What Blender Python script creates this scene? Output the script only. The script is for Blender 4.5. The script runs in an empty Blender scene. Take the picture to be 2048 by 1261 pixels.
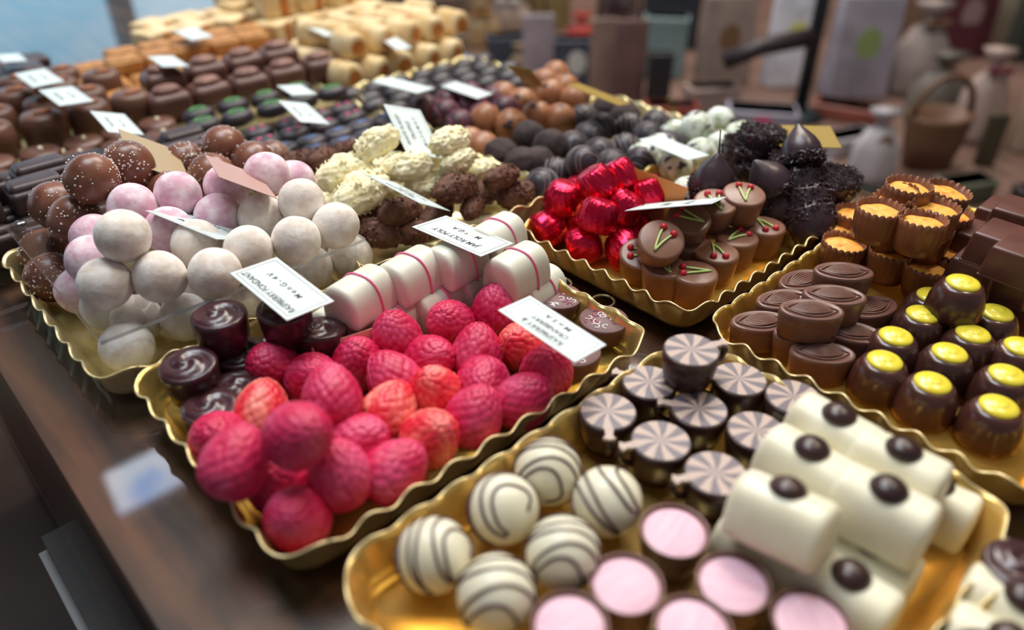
import bpy, math, random
import numpy as np
from mathutils import Vector, Matrix, Euler
random.seed(7)
PI = math.pi
SC = bpy.context.scene
COL = SC.collection

# ------------------------------------------------------------------ camera
CH, FPX = .27, 1555.0
PITCH, AZ = math.radians(34.3), math.radians(47.2)
FWD = Vector((math.cos(PITCH)*math.cos(AZ), math.cos(PITCH)*math.sin(AZ), -math.sin(PITCH)))
RGT = Vector((math.sin(AZ), -math.cos(AZ), 0))
UPV = RGT.cross(FWD)
cd = bpy.data.cameras.new('camera'); cam = bpy.data.objects.new('camera', cd); COL.objects.link(cam)
cam.matrix_world = Matrix((RGT, UPV, -FWD)).transposed().to_4x4()
cam.location = (0, 0, CH)
cd.sensor_width = 36; cd.lens = 36*FPX/2048; cd.clip_start = .01; cd.clip_end = 30
cd.dof.use_dof = True; cd.dof.focus_distance = .46; cd.dof.aperture_fstop = cd.lens/1000/.0084
cd.dof.aperture_blades = 0
SC.camera = cam
SC.view_settings.view_transform = 'Standard'; SC.view_settings.look = 'None'
SC.view_settings.gamma = 1; SC.view_settings.use_curve_mapping = False
SC.view_settings.exposure = 0.1
SC.cycles.max_bounces = 8; SC.cycles.diffuse_bounces = 3; SC.cycles.transparent_max_bounces = 12
SC.cycles.sample_clamp_indirect = 3
# ------------------------------------------------------------------ world and lights
W = bpy.data.worlds.new('room_light'); SC.world = W; W.use_nodes = True
W.node_tree.nodes['Background'].inputs[0].default_value = (.62, .66, .72, 1)
W.node_tree.nodes['Background'].inputs[1].default_value = .23
def area(name, loc, target, size, power, color, sy=None):
    l = bpy.data.lights.new(name, 'AREA'); l.energy = power; l.color = color; l.size = size
    if sy: l.shape = 'RECTANGLE'; l.size_y = sy
    o = bpy.data.objects.new(name, l); COL.objects.link(o); o.location = loc
    o.rotation_euler = (Vector(target)-Vector(loc)).to_track_quat('-Z', 'Y').to_euler(); return o
area('soft_key', (.28, .78, 1.75), (.30, .30, 0), .7, 22, (.88, .95, 1), .8)  # added overhead key lamp, stands in for the cool window daylight
area('ceiling_spot', (1.05, .0, 1.35), (.4, .2, 0), .16, 5.5, (1, .86, .64))
area('ceiling_spot', (.75, .95, 1.5), (.45, .5, 0), .16, 4, (1, .88, .7))
area('background_fill', (2.0, 1.4, 2.2), (1.6, 1.0, -.3), 1.2, 60, (1, .93, .86))  # added fill lamp that brightens the goods behind the counter

def ray(px, py):
    return RGT*(px-1024)+UPV*(630.5-py)+FWD*FPX
def G(px, py, z=0.):
    d = ray(px, py); t = (z-CH)/d.z
    return Vector((d.x*t, d.y*t, z))
def SCR(p):
    v = Vector(p)-Vector((0, 0, CH)); c = v.dot(FWD)
    return (1024+FPX*v.dot(RGT)/c, 630.5-FPX*v.dot(UPV)/c)
def zdia(px, py, dpx, D, lo, hi):
    """height of a ball of diameter D that looks dpx wide"""
    d = ray(px, py)
    return min(hi, max(lo, CH+d.z/FPX*(FPX*D/dpx)))

# ------------------------------------------------------------------ materials
def srgb(c):
    return tuple(((x/255)/12.92 if x <= 10 else ((x/255+.055)/1.055)**2.4) for x in c)+(1,)
MATS = {}
def mat(name, col, rough=.5, col2=None, nscale=60, nlo=.4, nhi=.65, bump=0, bscale=300, metal=0, coat=0, spec=.5, kind='noise', sss=0, detail=4, stretch=None, croug=.1):
    if name in MATS: return MATS[name]
    m = bpy.data.materials.new(name); m.use_nodes = True; MATS[name] = m
    nt = m.node_tree; N = nt.nodes; L = nt.links; b = N['Principled BSDF']
    b.inputs['Base Color'].default_value = srgb(col); b.inputs['Roughness'].default_value = rough
    b.inputs['Metallic'].default_value = metal; b.inputs['Coat Weight'].default_value = coat
    b.inputs['Coat Roughness'].default_value = croug; b.inputs['Specular IOR Level'].default_value = spec
    if sss:
        b.inputs['Subsurface Weight'].default_value = sss; b.inputs['Subsurface Radius'].default_value = (.006, .004, .003); b.inputs['Subsurface Scale'].default_value = 1
    tc = N.new('ShaderNodeTexCoord'); oi = N.new('ShaderNodeObjectInfo')
    ad = N.new('ShaderNodeVectorMath'); ad.operation = 'ADD'
    L.new(tc.outputs['Object'], ad.inputs[0])
    mu = N.new('ShaderNodeMath'); mu.operation = 'MULTIPLY'; mu.inputs[1].default_value = 7.3; L.new(oi.outputs['Random'], mu.inputs[0]); L.new(mu.outputs[0], ad.inputs[1])
    vec = ad.outputs[0]
    if stretch:
        mp = N.new('ShaderNodeMapping'); mp.inputs['Scale'].default_value = stretch; L.new(vec, mp.inputs[0]); vec = mp.outputs[0]
    if col2:
        if kind == 'wave':
            t = N.new('ShaderNodeTexWave'); t.inputs['Scale'].default_value = nscale; t.inputs['Distortion'].default_value = 6; t.inputs['Detail'].default_value = 3; t.inputs['Detail Scale'].default_value = 2; o = t.outputs['Fac']
        elif kind == 'voro':
            t = N.new('ShaderNodeTexVoronoi'); t.inputs['Scale'].default_value = nscale; o = t.outputs['Distance']
        else:
            t = N.new('ShaderNodeTexNoise'); t.inputs['Scale'].default_value = nscale; t.inputs['Detail'].default_value = detail; o = t.outputs['Fac']
        L.new(vec, t.inputs['Vector'])
        r = N.new('ShaderNodeValToRGB'); r.color_ramp.elements[0].position = nlo; r.color_ramp.elements[1].position = nhi
        r.color_ramp.elements[0].color = srgb(col); r.color_ramp.elements[1].color = srgb(col2)
        L.new(o, r.inputs[0]); L.new(r.outputs[0], b.inputs['Base Color'])
    if bump:
        t = N.new('ShaderNodeTexNoise'); t.inputs['Scale'].default_value = bscale; t.inputs['Detail'].default_value = 5
        L.new(vec, t.inputs['Vector'])
        bp = N.new('ShaderNodeBump'); bp.inputs['Strength'].default_value = bump; bp.inputs['Distance'].default_value = .001
        L.new(t.outputs['Fac'], bp.inputs['Height']); L.new(bp.outputs[0], b.inputs['Normal'])
    return m
def glassy(name, tint, ior=1.5, rough=.02, gain=1.0, haze=0.0):
    """clear sheet: fresnel reflection over straight-through transmission"""
    m = bpy.data.materials.new(name); m.use_nodes = True; MATS[name] = m
    nt = m.node_tree; N = nt.nodes; L = nt.links; N.remove(N['Principled BSDF'])
    out = N['Material Output']; mx = N.new('ShaderNodeMixShader'); fr = N.new('ShaderNodeFresnel'); fr.inputs[0].default_value = ior
    tr = N.new('ShaderNodeBsdfTransparent'); tr.inputs[0].default_value = tint; gl = N.new('ShaderNodeBsdfGlossy'); gl.inputs['Roughness'].default_value = rough
    mm = N.new('ShaderNodeMath'); mm.operation = 'MULTIPLY_ADD'; mm.inputs[1].default_value = gain; mm.inputs[2].default_value = haze; mm.use_clamp = True
    geo = N.new('ShaderNodeNewGeometry')
    inv = N.new('ShaderNodeMath'); inv.operation = 'SUBTRACT'; inv.inputs[0].default_value = 1; L.new(geo.outputs['Backfacing'], inv.inputs[1])
    m2 = N.new('ShaderNodeMath'); m2.operation = 'MULTIPLY'; L.new(mm.outputs[0], m2.inputs[0]); L.new(inv.outputs[0], m2.inputs[1])
    L.new(fr.outputs[0], mm.inputs[0]); L.new(m2.outputs[0], mx.inputs[0]); L.new(tr.outputs[0], mx.inputs[1]); L.new(gl.outputs[0], mx.inputs[2]); L.new(mx.outputs[0], out.inputs[0])
    return m
def emis(name, col, strength, col2=None, scale=2.):
    m = bpy.data.materials.new(name); m.use_nodes = True; MATS[name] = m
    nt = m.node_tree; N = nt.nodes; L = nt.links; N.remove(N['Principled BSDF'])
    e = N.new('ShaderNodeEmission'); e.inputs[0].default_value = srgb(col); e.inputs[1].default_value = strength
    if col2:
        tc = N.new('ShaderNodeTexCoord'); t = N.new('ShaderNodeTexNoise'); t.inputs['Scale'].default_value = scale; L.new(tc.outputs['Object'], t.inputs['Vector'])
        r = N.new('ShaderNodeValToRGB'); r.color_ramp.elements[0].position = .4; r.color_ramp.elements[1].position = .6
        r.color_ramp.elements[0].color = srgb(col); r.color_ramp.elements[1].color = srgb(col2); L.new(t.outputs['Fac'], r.inputs[0]); L.new(r.outputs[0], e.inputs[0])
    L.new(e.outputs[0], N['Material Output'].inputs[0]); return m

gold = mat('gold_foil_card', (236, 202, 128), .3, (220, 180, 96), 30, .35, .7, metal=.72, bump=.12, bscale=120)
palegold = mat('pale_gold_card', (226, 212, 165), .3, (205, 186, 130), 30, .35, .7, metal=.72, bump=.12, bscale=120)
rimgold = mat('rim_edge', (236, 214, 160), .35, metal=.6)
darkc = mat('dark_chocolate', (50, 30, 30), .3, (64, 40, 38), 90, spec=.5, bump=.12, bscale=160)
darkm = mat('dark_chocolate_matt', (60, 44, 46), .45, (74, 56, 58), 90, bump=.15, bscale=200)
milk = mat('milk_chocolate', (138, 98, 80), .36, (122, 82, 66), 60, bump=.1, bscale=150)
milkd = mat('milk_chocolate_deep', (108, 72, 62), .3, (120, 84, 74), 60, bump=.1, bscale=150)
white = mat('white_chocolate', (238, 232, 208), .38, (228, 220, 192), 50, bump=.08, bscale=120, sss=.25)
offwhite = mat('white_chocolate_cool', (228, 226, 212), .4, (216, 214, 198), 50, bump=.1, bscale=120, sss=.2)
pinkline = mat('pink_drizzle', (236, 116, 156), .45)
drizz = mat('dark_drizzle', (78, 52, 56), .35)
dustw = mat('icing_sugar_white', (240, 232, 224), .85, (222, 208, 196), 130, .42, .62, bump=.5, bscale=260, sss=.15)
dustp = mat('icing_sugar_pink', (240, 218, 226), .85, (218, 170, 188), 130, .38, .62, bump=.5, bscale=260, sss=.15)
choc_sug = mat('milk_truffle_shell', (136, 88, 68), .33, (104, 60, 46), 60, bump=.15, bscale=110)
sugar = mat('sugar_grains', (235, 228, 222), .5)
crim = mat('raspberry_crimson', (200, 20, 76), .48, (232, 92, 136), 60, .42, .8, bump=.25, bscale=350, spec=.5, sss=.05)
coral = mat('raspberry_coral', (226, 44, 62), .42, (240, 140, 126), 90, .42, .68, bump=.2, bscale=350, sss=.05, stretch=(1, 1, .16))
seam = mat('raspberry_seam', (240, 130, 160), .5)
red = mat('red_foil', (206, 14, 52), .27, metal=.8, bump=.8, bscale=150, col2=(222, 40, 80), nscale=90)
cherryred = mat('cherry_red_icing', (196, 38, 56), .45)
stemgreen = mat('stem_green_icing', (186, 206, 128), .45)
orangef = mat('orange_filling', (248, 176, 72), .5, (232, 128, 48), 160, .5, .68, bump=.35, bscale=260)
yellow = mat('yellow_icing', (240, 220, 66), .28, coat=.3)
pinkf = mat('pink_fondant', (232, 190, 206), .5, (222, 172, 192), 260, .4, .7, stretch=(.25, 2, 1), bump=.15, bscale=300)
sprk = mat('dark_vermicelli', (62, 46, 48), .35)
whfl = mat('white_flakes', (250, 242, 206), .7, (236, 220, 160), 90, .42, .8, bump=.8, bscale=240, sss=.1)
brfl = mat('brown_flakes', (112, 72, 56), .75, (84, 50, 40), 120, bump=.6, bscale=300)
marb = mat('marbled_white', (232, 238, 228), .4, (168, 180, 150), 130, .45, .62, bump=.5, bscale=200)
marbd = mat('marbled_patch', (72, 66, 84), .4)
nutb = mat('nut_brown_shell', (168, 112, 76), .4, (142, 88, 56), 70, bump=.15, bscale=150)
nutd = mat('dark_cocoa_patch', (66, 46, 48), .5)
pwg = mat('pinwheel_grey', (94, 82, 92), .42); pwc = mat('pinwheel_cream', (178, 154, 142), .42)
trg = mat('transfer_brown', (104, 74, 76), .55, (126, 92, 92), 90); trw = mat('transfer_white', (240, 230, 230), .5); trp = mat('transfer_magenta', (156, 60, 96), .4)
bakeb = mat('baked_biscuit', (206, 156, 92), .6, (172, 112, 60), 60, .4, .7, bump=.3, bscale=200)
cream = mat('cream_coating', (238, 214, 168), .5, (214, 176, 116), 60, bump=.2)
orroll = mat('caramel_end', (210, 132, 58), .5, (180, 100, 40), 80)
almond = mat('almond_skin', (170, 104, 62), .6, (140, 80, 46), 200)
walnut = mat('walnut_kernel', (120, 84, 76), .6, (150, 108, 92), 150, bump=.6)
greenic = mat('green_icing', (96, 186, 92), .4); pinkic = mat('pink_icing', (216, 54, 112), .4); blueic = mat('blue_icing', (62, 92, 150), .4); whiteic = mat('cream_icing_dot', (236, 226, 200), .4)
slate = mat('slate_dark_chocolate', (52, 46, 54), .42, (66, 56, 62), 80, bump=.15)
card_w = mat('card_white', (212, 224, 224), .45); card_b = mat('card_beige', (172, 150, 116), .5); card_p = mat('card_rosy', (186, 148, 140), .5)
card_o = mat('card_orange', (206, 128, 60), .45); card_ol = mat('card_olive_gold', (150, 124, 50), .45); card_sal = mat('card_salmon', (228, 168, 152), .5)
ink = mat('ink', (40, 44, 48), .6); inko = mat('ink_orange', (150, 80, 40), .6)
wood = mat('dark_wood', (104, 62, 40), .45, (50, 26, 18), 11, .38, .62, stretch=(6, .6, 1), detail=8)
woodd = mat('cabinet_wood', (34, 18, 14), .6, (20, 11, 9), 9, stretch=(6, 6, .6), detail=6)
metal = mat('aluminium_strip', (120, 118, 118), .5, metal=.6)
glass = glassy('counter_glass', (.93, .97, .95, 1), 1.5, .035, 1.15, .015)
glassedge = mat('glass_edge', (104, 128, 122), .15, spec=.8)
acryl = glassy('clear_acrylic', (.95, .96, .97, 1), 1.5, .03, 1.2, .11)
acredge = mat('acrylic_edge', (212, 220, 232), .15, spec=.8)
for k_, v_ in (('Transmission Weight', .35), ('Roughness', .3)): acredge.node_tree.nodes['Principled BSDF'].inputs[k_].default_value = v_
clearp = glassy('clear_pick', (.97, .98, .98, 1), 1.3, .05, .5, 0)

# ------------------------------------------------------------------ mesh builder
class MB:
    def __init__(s): s.v = []; s.f = []; s.m = []
    def add(s, v, f, mi=0):
        k = len(s.v); s.v += [tuple(p) for p in v]; s.f += [tuple(i+k for i in q) for q in f]; s.m += [mi]*len(f); return s
    def build(s, name, mats, parent=None, smooth=True, loc=None):
        me = bpy.data.meshes.new(name); me.from_pydata(s.v, [], s.f)
        if not isinstance(mats, (list, tuple)): mats = [mats]
        for m in mats: me.materials.append(m)
        if len(mats) > 1: me.polygons.foreach_set('material_index', s.m)
        if smooth: me.shade_smooth()
        me.update(); o = bpy.data.objects.new(name, me); COL.objects.link(o)
        if parent: o.parent = parent
        if loc: o.location = loc
        return o
def lathe(prof, n=40, sx=1, sy=1, fn=None, cap0=True, cap1=True):
    v = []; f = []
    for (r, z) in prof:
        for i in range(n):
            a = 2*PI*i/n; rr = fn(r, z, a) if fn else r
            if isinstance(rr, tuple): rr, zz = rr
            else: zz = z
            v.append((rr*math.cos(a)*sx, rr*math.sin(a)*sy, zz))
    m = len(prof)
    for j in range(m-1):
        for i in range(n):
            a = j*n+i; b = j*n+(i+1) % n; f.append((a, b, b+n, a+n))
    if cap0: f.append(tuple(reversed(range(n))))
    if cap1: f.append(tuple((m-1)*n+i for i in range(n)))
    return v, f
def sphere(r, nu=36, nv=24, fn=None):
    v = []; f = []
    for j in range(1, nv):
        t = PI*j/nv
        for i in range(nu):
            a = 2*PI*i/nu; d = Vector((math.sin(t)*math.cos(a), math.sin(t)*math.sin(a), math.cos(t)))
            v.append(d)
    v.append(Vector((0, 0, 1))); v.append(Vector((0, 0, -1)))
    if fn: v = fn(v, r)
    else: v = [d*r for d in v]
    for j in range(nv-2):
        for i in range(nu):
            a = j*nu+i; b = j*nu+(i+1) % nu; f.append((a, a+nu, b+nu, b))
    T = len(v)-2
    for i in range(nu):
        f.append((T, i, (i+1) % nu)); k = (nv-2)*nu; f.append((T+1, k+(i+1) % nu, k+i))
    return v, f
def tube(pts, r, n=6, taper=None):
    pts = [Vector(p) for p in pts]; v = []; f = []; m = len(pts)
    up = Vector((0, 0, 1)); prev = None
    for j, p in enumerate(pts):
        t = (pts[min(j+1, m-1)]-pts[max(j-1, 0)]).normalized()
        s = t.cross(up if abs(t.z) < .95 else Vector((1, 0, 0))).normalized()
        if prev is not None:
            s2 = prev-t*prev.dot(t)
            if s2.length > 1e-6: s = s2.normalized()
        prev = s; q = s.cross(t)
        rr = r*(taper(j/(m-1)) if taper else 1)
        for i in range(n):
            a = 2*PI*i/n; v.append(p+s*math.cos(a)*rr+q*math.sin(a)*rr)
    for j in range(m-1):
        for i in range(n):
            a = j*n+i; b = j*n+(i+1) % n; f.append((a, b, b+n, a+n))
    f.append(tuple(reversed(range(n)))); f.append(tuple((m-1)*n+i for i in range(n)))
    return v, f
def rbox(lx, ly, lz, r, k=3, zc=0., fn=None):
    """rounded box centred at x,y, centre height zc"""
    h = (lx/2, ly/2, lz/2); v = []; f = []; idx = {}
    ax = []
    for hh in h:
        a = []
        for i in range(k+1): a.append((-hh+r, -math.cos(PI/2*i/k) if i < k else 0, i))
        ax.append(a)
    # grid per axis: corners rounded with k segments each side
    def coords(hh):
        c = []
        for i in range(k+1):
            t = PI/4*(1-i/k)*1.0; c.append((-(hh-r), -math.tan(t)))
        c = c+[(hh-r, math.tan(PI/4*i/k)) for i in range(k+1)]
        return c
    cs = [coords(x) for x in h]; n = 2*k+2
    def pt(i, j, l):
        key = (i, j, l)
        if key in idx: return idx[key]
        c = [cs[0][i], cs[1][j], cs[2][l]]
        d = Vector((c[0][1], c[1][1], c[2][1])); 
        if d.length > 0: d.normalize()
        p = Vector((c[0][0], c[1][0], c[2][0]))+d*r; p.z += zc
        if fn: p = fn(p)
        idx[key] = len(v); v.append(p); return idx[key]
    for a in range(3):
        for side in (0, n-1):
            for i in range(n-1):
                for j in range(n-1):
                    q = []
                    for (di, dj) in ((0, 0), (1, 0), (1, 1), (0, 1)):
                        c = [0, 0, 0]; c[a] = side; c[(a+1) % 3] = i+di; c[(a+2) % 3] = j+dj; q.append(pt(*c))
                    if side == 0: q.reverse()
                    f.append(tuple(q))
    return v, f
def box(x0, x1, y0, y1, z0, z1):
    v = [(x, y, z) for z in (z0, z1) for y in (y0, y1) for x in (x0, x1)]
    return v, [(0, 2, 3, 1), (4, 5, 7, 6), (0, 1, 5, 4), (2, 6, 7, 3), (0, 4, 6, 2), (1, 3, 7, 5)]
def fib(n):
    g = PI*(3-5**.5)
    return np.array([[math.sqrt(1-(1-2*(i+.5)/n)**2)*math.cos(g*i), math.sqrt(1-(1-2*(i+.5)/n)**2)*math.sin(g*i), 1-2*(i+.5)/n] for i in range(n)])
def lump(v, r, amp, seed, waves=10, sc=3.):
    rs = np.random.RandomState(seed); V = np.array([tuple(p) for p in v]); K = rs.randn(waves, 3)*sc; ph = rs.rand(waves)*6.28
    h = np.sin(V@K.T+ph).mean(1); return h*amp
# ------------------------------------------------------------------ thing helpers
def thing(name, label=None, cat=None, group=None):
    o = bpy.data.objects.new(name, None); COL.objects.link(o); o.empty_display_size = .01
    if label: o['label'] = label
    if cat: o['category'] = cat
    if group: o['group'] = group
    return o
def dup(root):
    r = root.copy(); COL.objects.link(r)
    for ch in list(root.children):
        c = ch.copy(); COL.objects.link(c); c.parent = r
        for g in list(ch.children):
            d = g.copy(); COL.objects.link(d); d.parent = c
    return r
class Kind:
    """one prototype with its parts; the first call hands it out, later calls copy it"""
    def __init__(s, proto): s.p = proto; s.used = False
    def get(s):
        if not s.used: s.used = True; return s.p
        return dup(s.p)
def struct(name, mb, m, parent=None, smooth=False):
    o = mb.build(name, m, parent, smooth); o['kind'] = 'structure'; return o
ORD = ['', 'first', 'second', 'third', 'fourth', 'fifth', 'sixth', 'seventh', 'eighth', 'ninth', 'tenth', 'eleventh', 'twelfth', 'thirteenth', 'fourteenth', 'fifteenth', 'sixteenth', 'seventeenth', 'eighteenth', 'nineteenth', 'twentieth'] + ['twenty-%s' % x for x in ('first', 'second', 'third', 'fourth', 'fifth', 'sixth', 'seventh', 'eighth', 'ninth')]
def autolabel(items, marks, cat, group):
    """items: [(object, short description)]; each gets the landmark it lies beside and its turn counted outward from it"""
    bins = {}
    for o, d in items:
        s = SCR(o.location); k = min(range(len(marks)), key=lambda i: (s[0]-marks[i][1][0])**2+((s[1]-marks[i][1][1])*1.3)**2)
        q = marks[k][1]; bins.setdefault((k, d), []).append((math.hypot(s[0]-q[0], (s[1]-q[1])*1.3), o))
    for (k, d), L in bins.items():
        L.sort(key=lambda a: a[0])
        for i, (_, o) in enumerate(L):
            o['label'] = '%s, %s %s' % (d, 'just beside' if i == 0 else ORD[i+1]+' out from', marks[k][0])
            o['category'] = cat; o['group'] = group

# ------------------------------------------------------------------ settling of heaps
def settle(pos, rad, zmin, iters=60, spring=.12, fixed=None):
    P = np.array([tuple(p) for p in pos]); P0 = P.copy(); R = np.array(rad); n = len(P)
    for it in range(iters):
        D = P[:, None]-P[None]; d = np.sqrt((D**2).sum(2))+np.eye(n)
        ov = np.clip((R[:, None]+R[None])*.97-d, 0, None); np.fill_diagonal(ov, 0)
        P = P+(D/d[..., None]*ov[..., None]).sum(1)*.45+(P0-P)*spring*(1-it/iters)
        P[:, 2] = np.maximum(P[:, 2], np.array(zmin))
        if fixed is not None: P[fixed] = P0[fixed]
    return [Vector(p) for p in P]
def rrot(a=PI): return Euler((random.uniform(-a, a), random.uniform(-a, a), random.uniform(-PI, PI)))

# ================================================================== STRUCTURE
X0 = .0105; CY0, CY1, CX1 = -.35, 1.5, .612
struct('floor', MB().add(*box(-3, 5.5, -3, 5.5, -1.0, -.95)), mat('floor_boards', (92, 74, 66), .5, (70, 56, 50), 3))
wm = mat('panelled_wall', (128, 76, 60), .6, (150, 128, 108), 1.6, .4, .6)
wy = 2.0
w = MB()
for b in ((-3, 5.5, wy, wy+.1, -.95, .02), (-3, -1.4, wy, wy+.1, .02, .62), (1.9, 5.5, wy, wy+.1, .02, .62), (-3, 5.5, wy, wy+.1, .62, 1.40),
          (-3, .22, wy, wy+.1, 1.40, 1.62), (.45, 5.5, wy, wy+.1, 1.40, 1.62), (-3, 5.5, wy, wy+.1, 1.62, 2.8)): w.add(*box(*b))
struct('wall_back', w, wm)
struct('wall_right', MB().add(*box(5.4, 5.5, -3, wy, -.95, 2.8)), wm)
struct('window_1', MB().add(*box(-1.4, 1.9, wy+.05, wy+.06, .02, .62)), emis('daylight_street', (132, 184, 212), 2.0, (190, 216, 232), 3.))
fr = MB()
for x in (-.7, .0, .62, 1.25): fr.add(*box(x-.02, x+.02, wy-.02, wy+.04, .02, .62))
struct('window_1_frame', fr, woodd)
struct('window_2', MB().add(*box(.22, .45, wy+.05, wy+.06, 1.40, 1.62)), emis('daylight_sky', (170, 200, 255), 7., (230, 240, 255), 9.))

# ------------------------------------------------------------------ counter
counter = thing('display_counter', 'dark wooden shop counter under a glass top carrying all the chocolate trays', 'counter')
MB().add(*box(X0+.012, CX1, CY0, CY1, -.035, -.008)).build('wooden_top', wood, counter, False)
g = MB(); v, f = box(X0, CX1, CY0, CY1, -.0065, 0); g.add(v, [f[1]], 0); g.add(v, f[2:], 1)
g.build('glass_top', [glass, glassedge], counter, False)
MB().add(*box(X0+.03, CX1-.02, CY0, CY1, -.95, -.0351)).build('cabinet_front', woodd, counter, False)
MB().add(*box(X0+.012, X0+.0299, CY0, CY1, -.075, -.0352)).build('edge_moulding', woodd, counter, False)
sp = [G(78, 1090, -.08), G(190, 1261, -.08)]
MB().add(*box(X0-.012, X0-.0075, CY0, sp[0].y, -.09, -.086)).build('metal_strip', metal, counter, False)
MB().add(*box(X0-.0074, X0+.0299, CY0, sp[0].y+.0, -.09, -.0755)).build('strip_batten', woodd, counter, False)

# ------------------------------------------------------------------ trays
def tray(x0, x1, y0, y1, label, m=gold, h=.021, rc=.014, waves=.0235, flare=.006, rot=0., floor_m=None):
    t = thing('gold_tray', label, 'tray'); cx, cy = (x0+x1)/2, (y0+y1)/2; t.location = (cx, cy, 0); t.rotation_euler.z = rot
    hx, hy = (x1-x0)/2, (y1-y0)/2
    # perimeter
    def per(hx, hy, rc, s):
        a = 2*(hx-rc); b = 2*(hy-rc); q = PI*rc/2; L = 2*a+2*b+4*q; s = (s % 1)*L
        segs = ((a, 0), (q, 1), (b, 2), (q, 3), (a, 4), (q, 5), (b, 6), (q, 7))
        for ln, k in segs:
            if s <= ln: break
            s -= ln
        t_ = s/ln if ln else 0
        if k == 0: return Vector((-hx+rc+s, -hy, 0)), Vector((0, -1, 0))
        if k == 2: return Vector((hx, -hy+rc+s, 0)), Vector((1, 0, 0))
        if k == 4: return Vector((hx-rc-s, hy, 0)), Vector((0, 1, 0))
        if k == 6: return Vector((-hx, hy-rc-s, 0)), Vector((-1, 0, 0))
        c = {1: (hx-rc, -hy+rc, -PI/2), 3: (hx-rc, hy-rc, 0), 5: (-hx+rc, hy-rc, PI/2), 7: (-hx+rc, -hy+rc, PI)}[k]
        a_ = c[2]+t_*PI/2; nrm = Vector((math.cos(a_), math.sin(a_), 0)); return Vector((c[0], c[1], 0))+nrm*rc, nrm
    Lp = 4*(hx+hy-2*rc)+2*PI*rc; nw = max(8, round(Lp/waves)); n = nw*10
    rows = []; prof = ((.0, .0015), (.12, .002), (.3, .0045), (.5, .009), (.75, .015), (1., 1.))
    NR = 8; v = []; f = []
    rim = []
    for j in range(NR+1):
        u = j/NR
        for i in range(n):
            s = i/n; p, nr = per(hx-flare, hy-flare, rc, s); ph = 2*PI*nw*s
            wv = math.sin(ph); off = flare*(u**1.3)+.0011*wv*u
            z = .001+(h+.0016*math.cos(ph+.6)-.001)*(u**.85)
            if j == 0: off = -.003; z = .001
            v.append(p+nr*off+Vector((0, 0, z)))
            if j == NR: rim.append(p+nr*(off+.0003)+Vector((0, 0, z)))
    for j in range(NR):
        for i in range(n):
            a = j*n+i; b = j*n+(i+1) % n; f.append((a, b, b+n, a+n))
    f2 = [tuple(range(n))]
    mb = MB().add(v, f, 0); k = len(mb.v); mb.add(v[:n], f2, 0)
    o = mb.build('tray_body', m, t); sm = o.modifiers.new('thickness', 'SOLIDIFY'); sm.thickness = .0006; sm.offset = 0
    rim.append(rim[0]); MB().add(*tube(rim, .0006, 6)).build('rim_edge', rimgold, t)
    return t
TA = tray(.066, .2935, .199, .3615, 'gold scalloped tray with pink raspberry chocolates and striped white loaves', mat('gold_tray_mid', (214, 190, 120), .26, (190, 158, 84), 30, .35, .7, metal=.72, bump=.12, bscale=120))
TB = tray(.0755, .3025, .018, .1865, 'gold scalloped tray with striped white balls, pink cups and pinwheel teacups', gold, h=.024)
TC = tray(.3215, .5285, .1985, .345, 'gold scalloped tray with red foil chocolates and dark vermicelli cherries', mat('deep_gold_card', (226, 182, 92), .3, (206, 156, 66), 30, .35, .7, metal=.72, bump=.1, bscale=120), waves=.0175)
TD = tray(.3195, .585, .012, .1905, 'gold scalloped tray with leaf ovals, orange cups and yellow-dotted domes', MATS['deep_gold_card'], h=.02, waves=.0195)
TE = tray(.053, .218, .363, .545, 'gold scalloped tray of sugar-dusted pink and white balls beside counter edge', palegold)
TF = tray(.2165, .388, .3635, .498, 'pale gold scalloped tray holding white and brown flaked truffles', palegold)
TR = tray(.1, .278, -.16, .0105, 'gold scalloped tray cut off at the bottom corner of the picture', gold, h=.024)
TG = tray(.392, .60, .352, .505, 'pale tray under the dark striped and nut-brown truffle balls', palegold, h=.012)
TH = tray(.04, .235, .555, .675, 'low tray under the ribbed dark chocolate bars', palegold, h=.008)
TI = tray(.04, .235, .685, .90, 'low tray under dotted discs and almond chocolates', palegold, h=.008)
TJ = tray(.24, .405, .555, .81, 'low tray under green-ringed, pink-dotted and blue-dotted dark ovals', palegold, h=.008)
TK = tray(.41, .585, .515, .70, 'thin-rimmed tray under dark ovals and raspberry-streaked balls', palegold, h=.012)

# embossed rings on tray A's inner face
for (px, py) in ((1122, 545), (1208, 580)):
    p = G(px, py, .012); p = TA.matrix_basis.inverted() @ p
    MB().add(*tube([(p.x+.007*math.cos(a*PI/12), p.y+.007*math.sin(a*PI/12), .0035) for a in range(25)], .0008, 6)).build('embossed_ring', palegold, TA)

# acrylic sheet inside tray E
sh = thing('acrylic_sheet', 'clear acrylic sheet laid between two layers of sugar-dusted balls', 'plastic sheet')
z0 = .034; v, f = box(.063, .2235, .376, .548, z0, z0+.0022)
MB().add(v, [f[1], f[0]]).build('clear_pane', acryl, sh, False); MB().add(v, f[2:]).build('polished_edge', acredge, sh, False)
for (x, y) in ((.215, .384), (.07, .54)):
    MB().add(*lathe([(.005, 0), (.0052, .001), (.004, .003), (.001, .0036)], 20)).build('rubber_foot', acryl, sh, loc=(x, y, z0+.0023))

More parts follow.
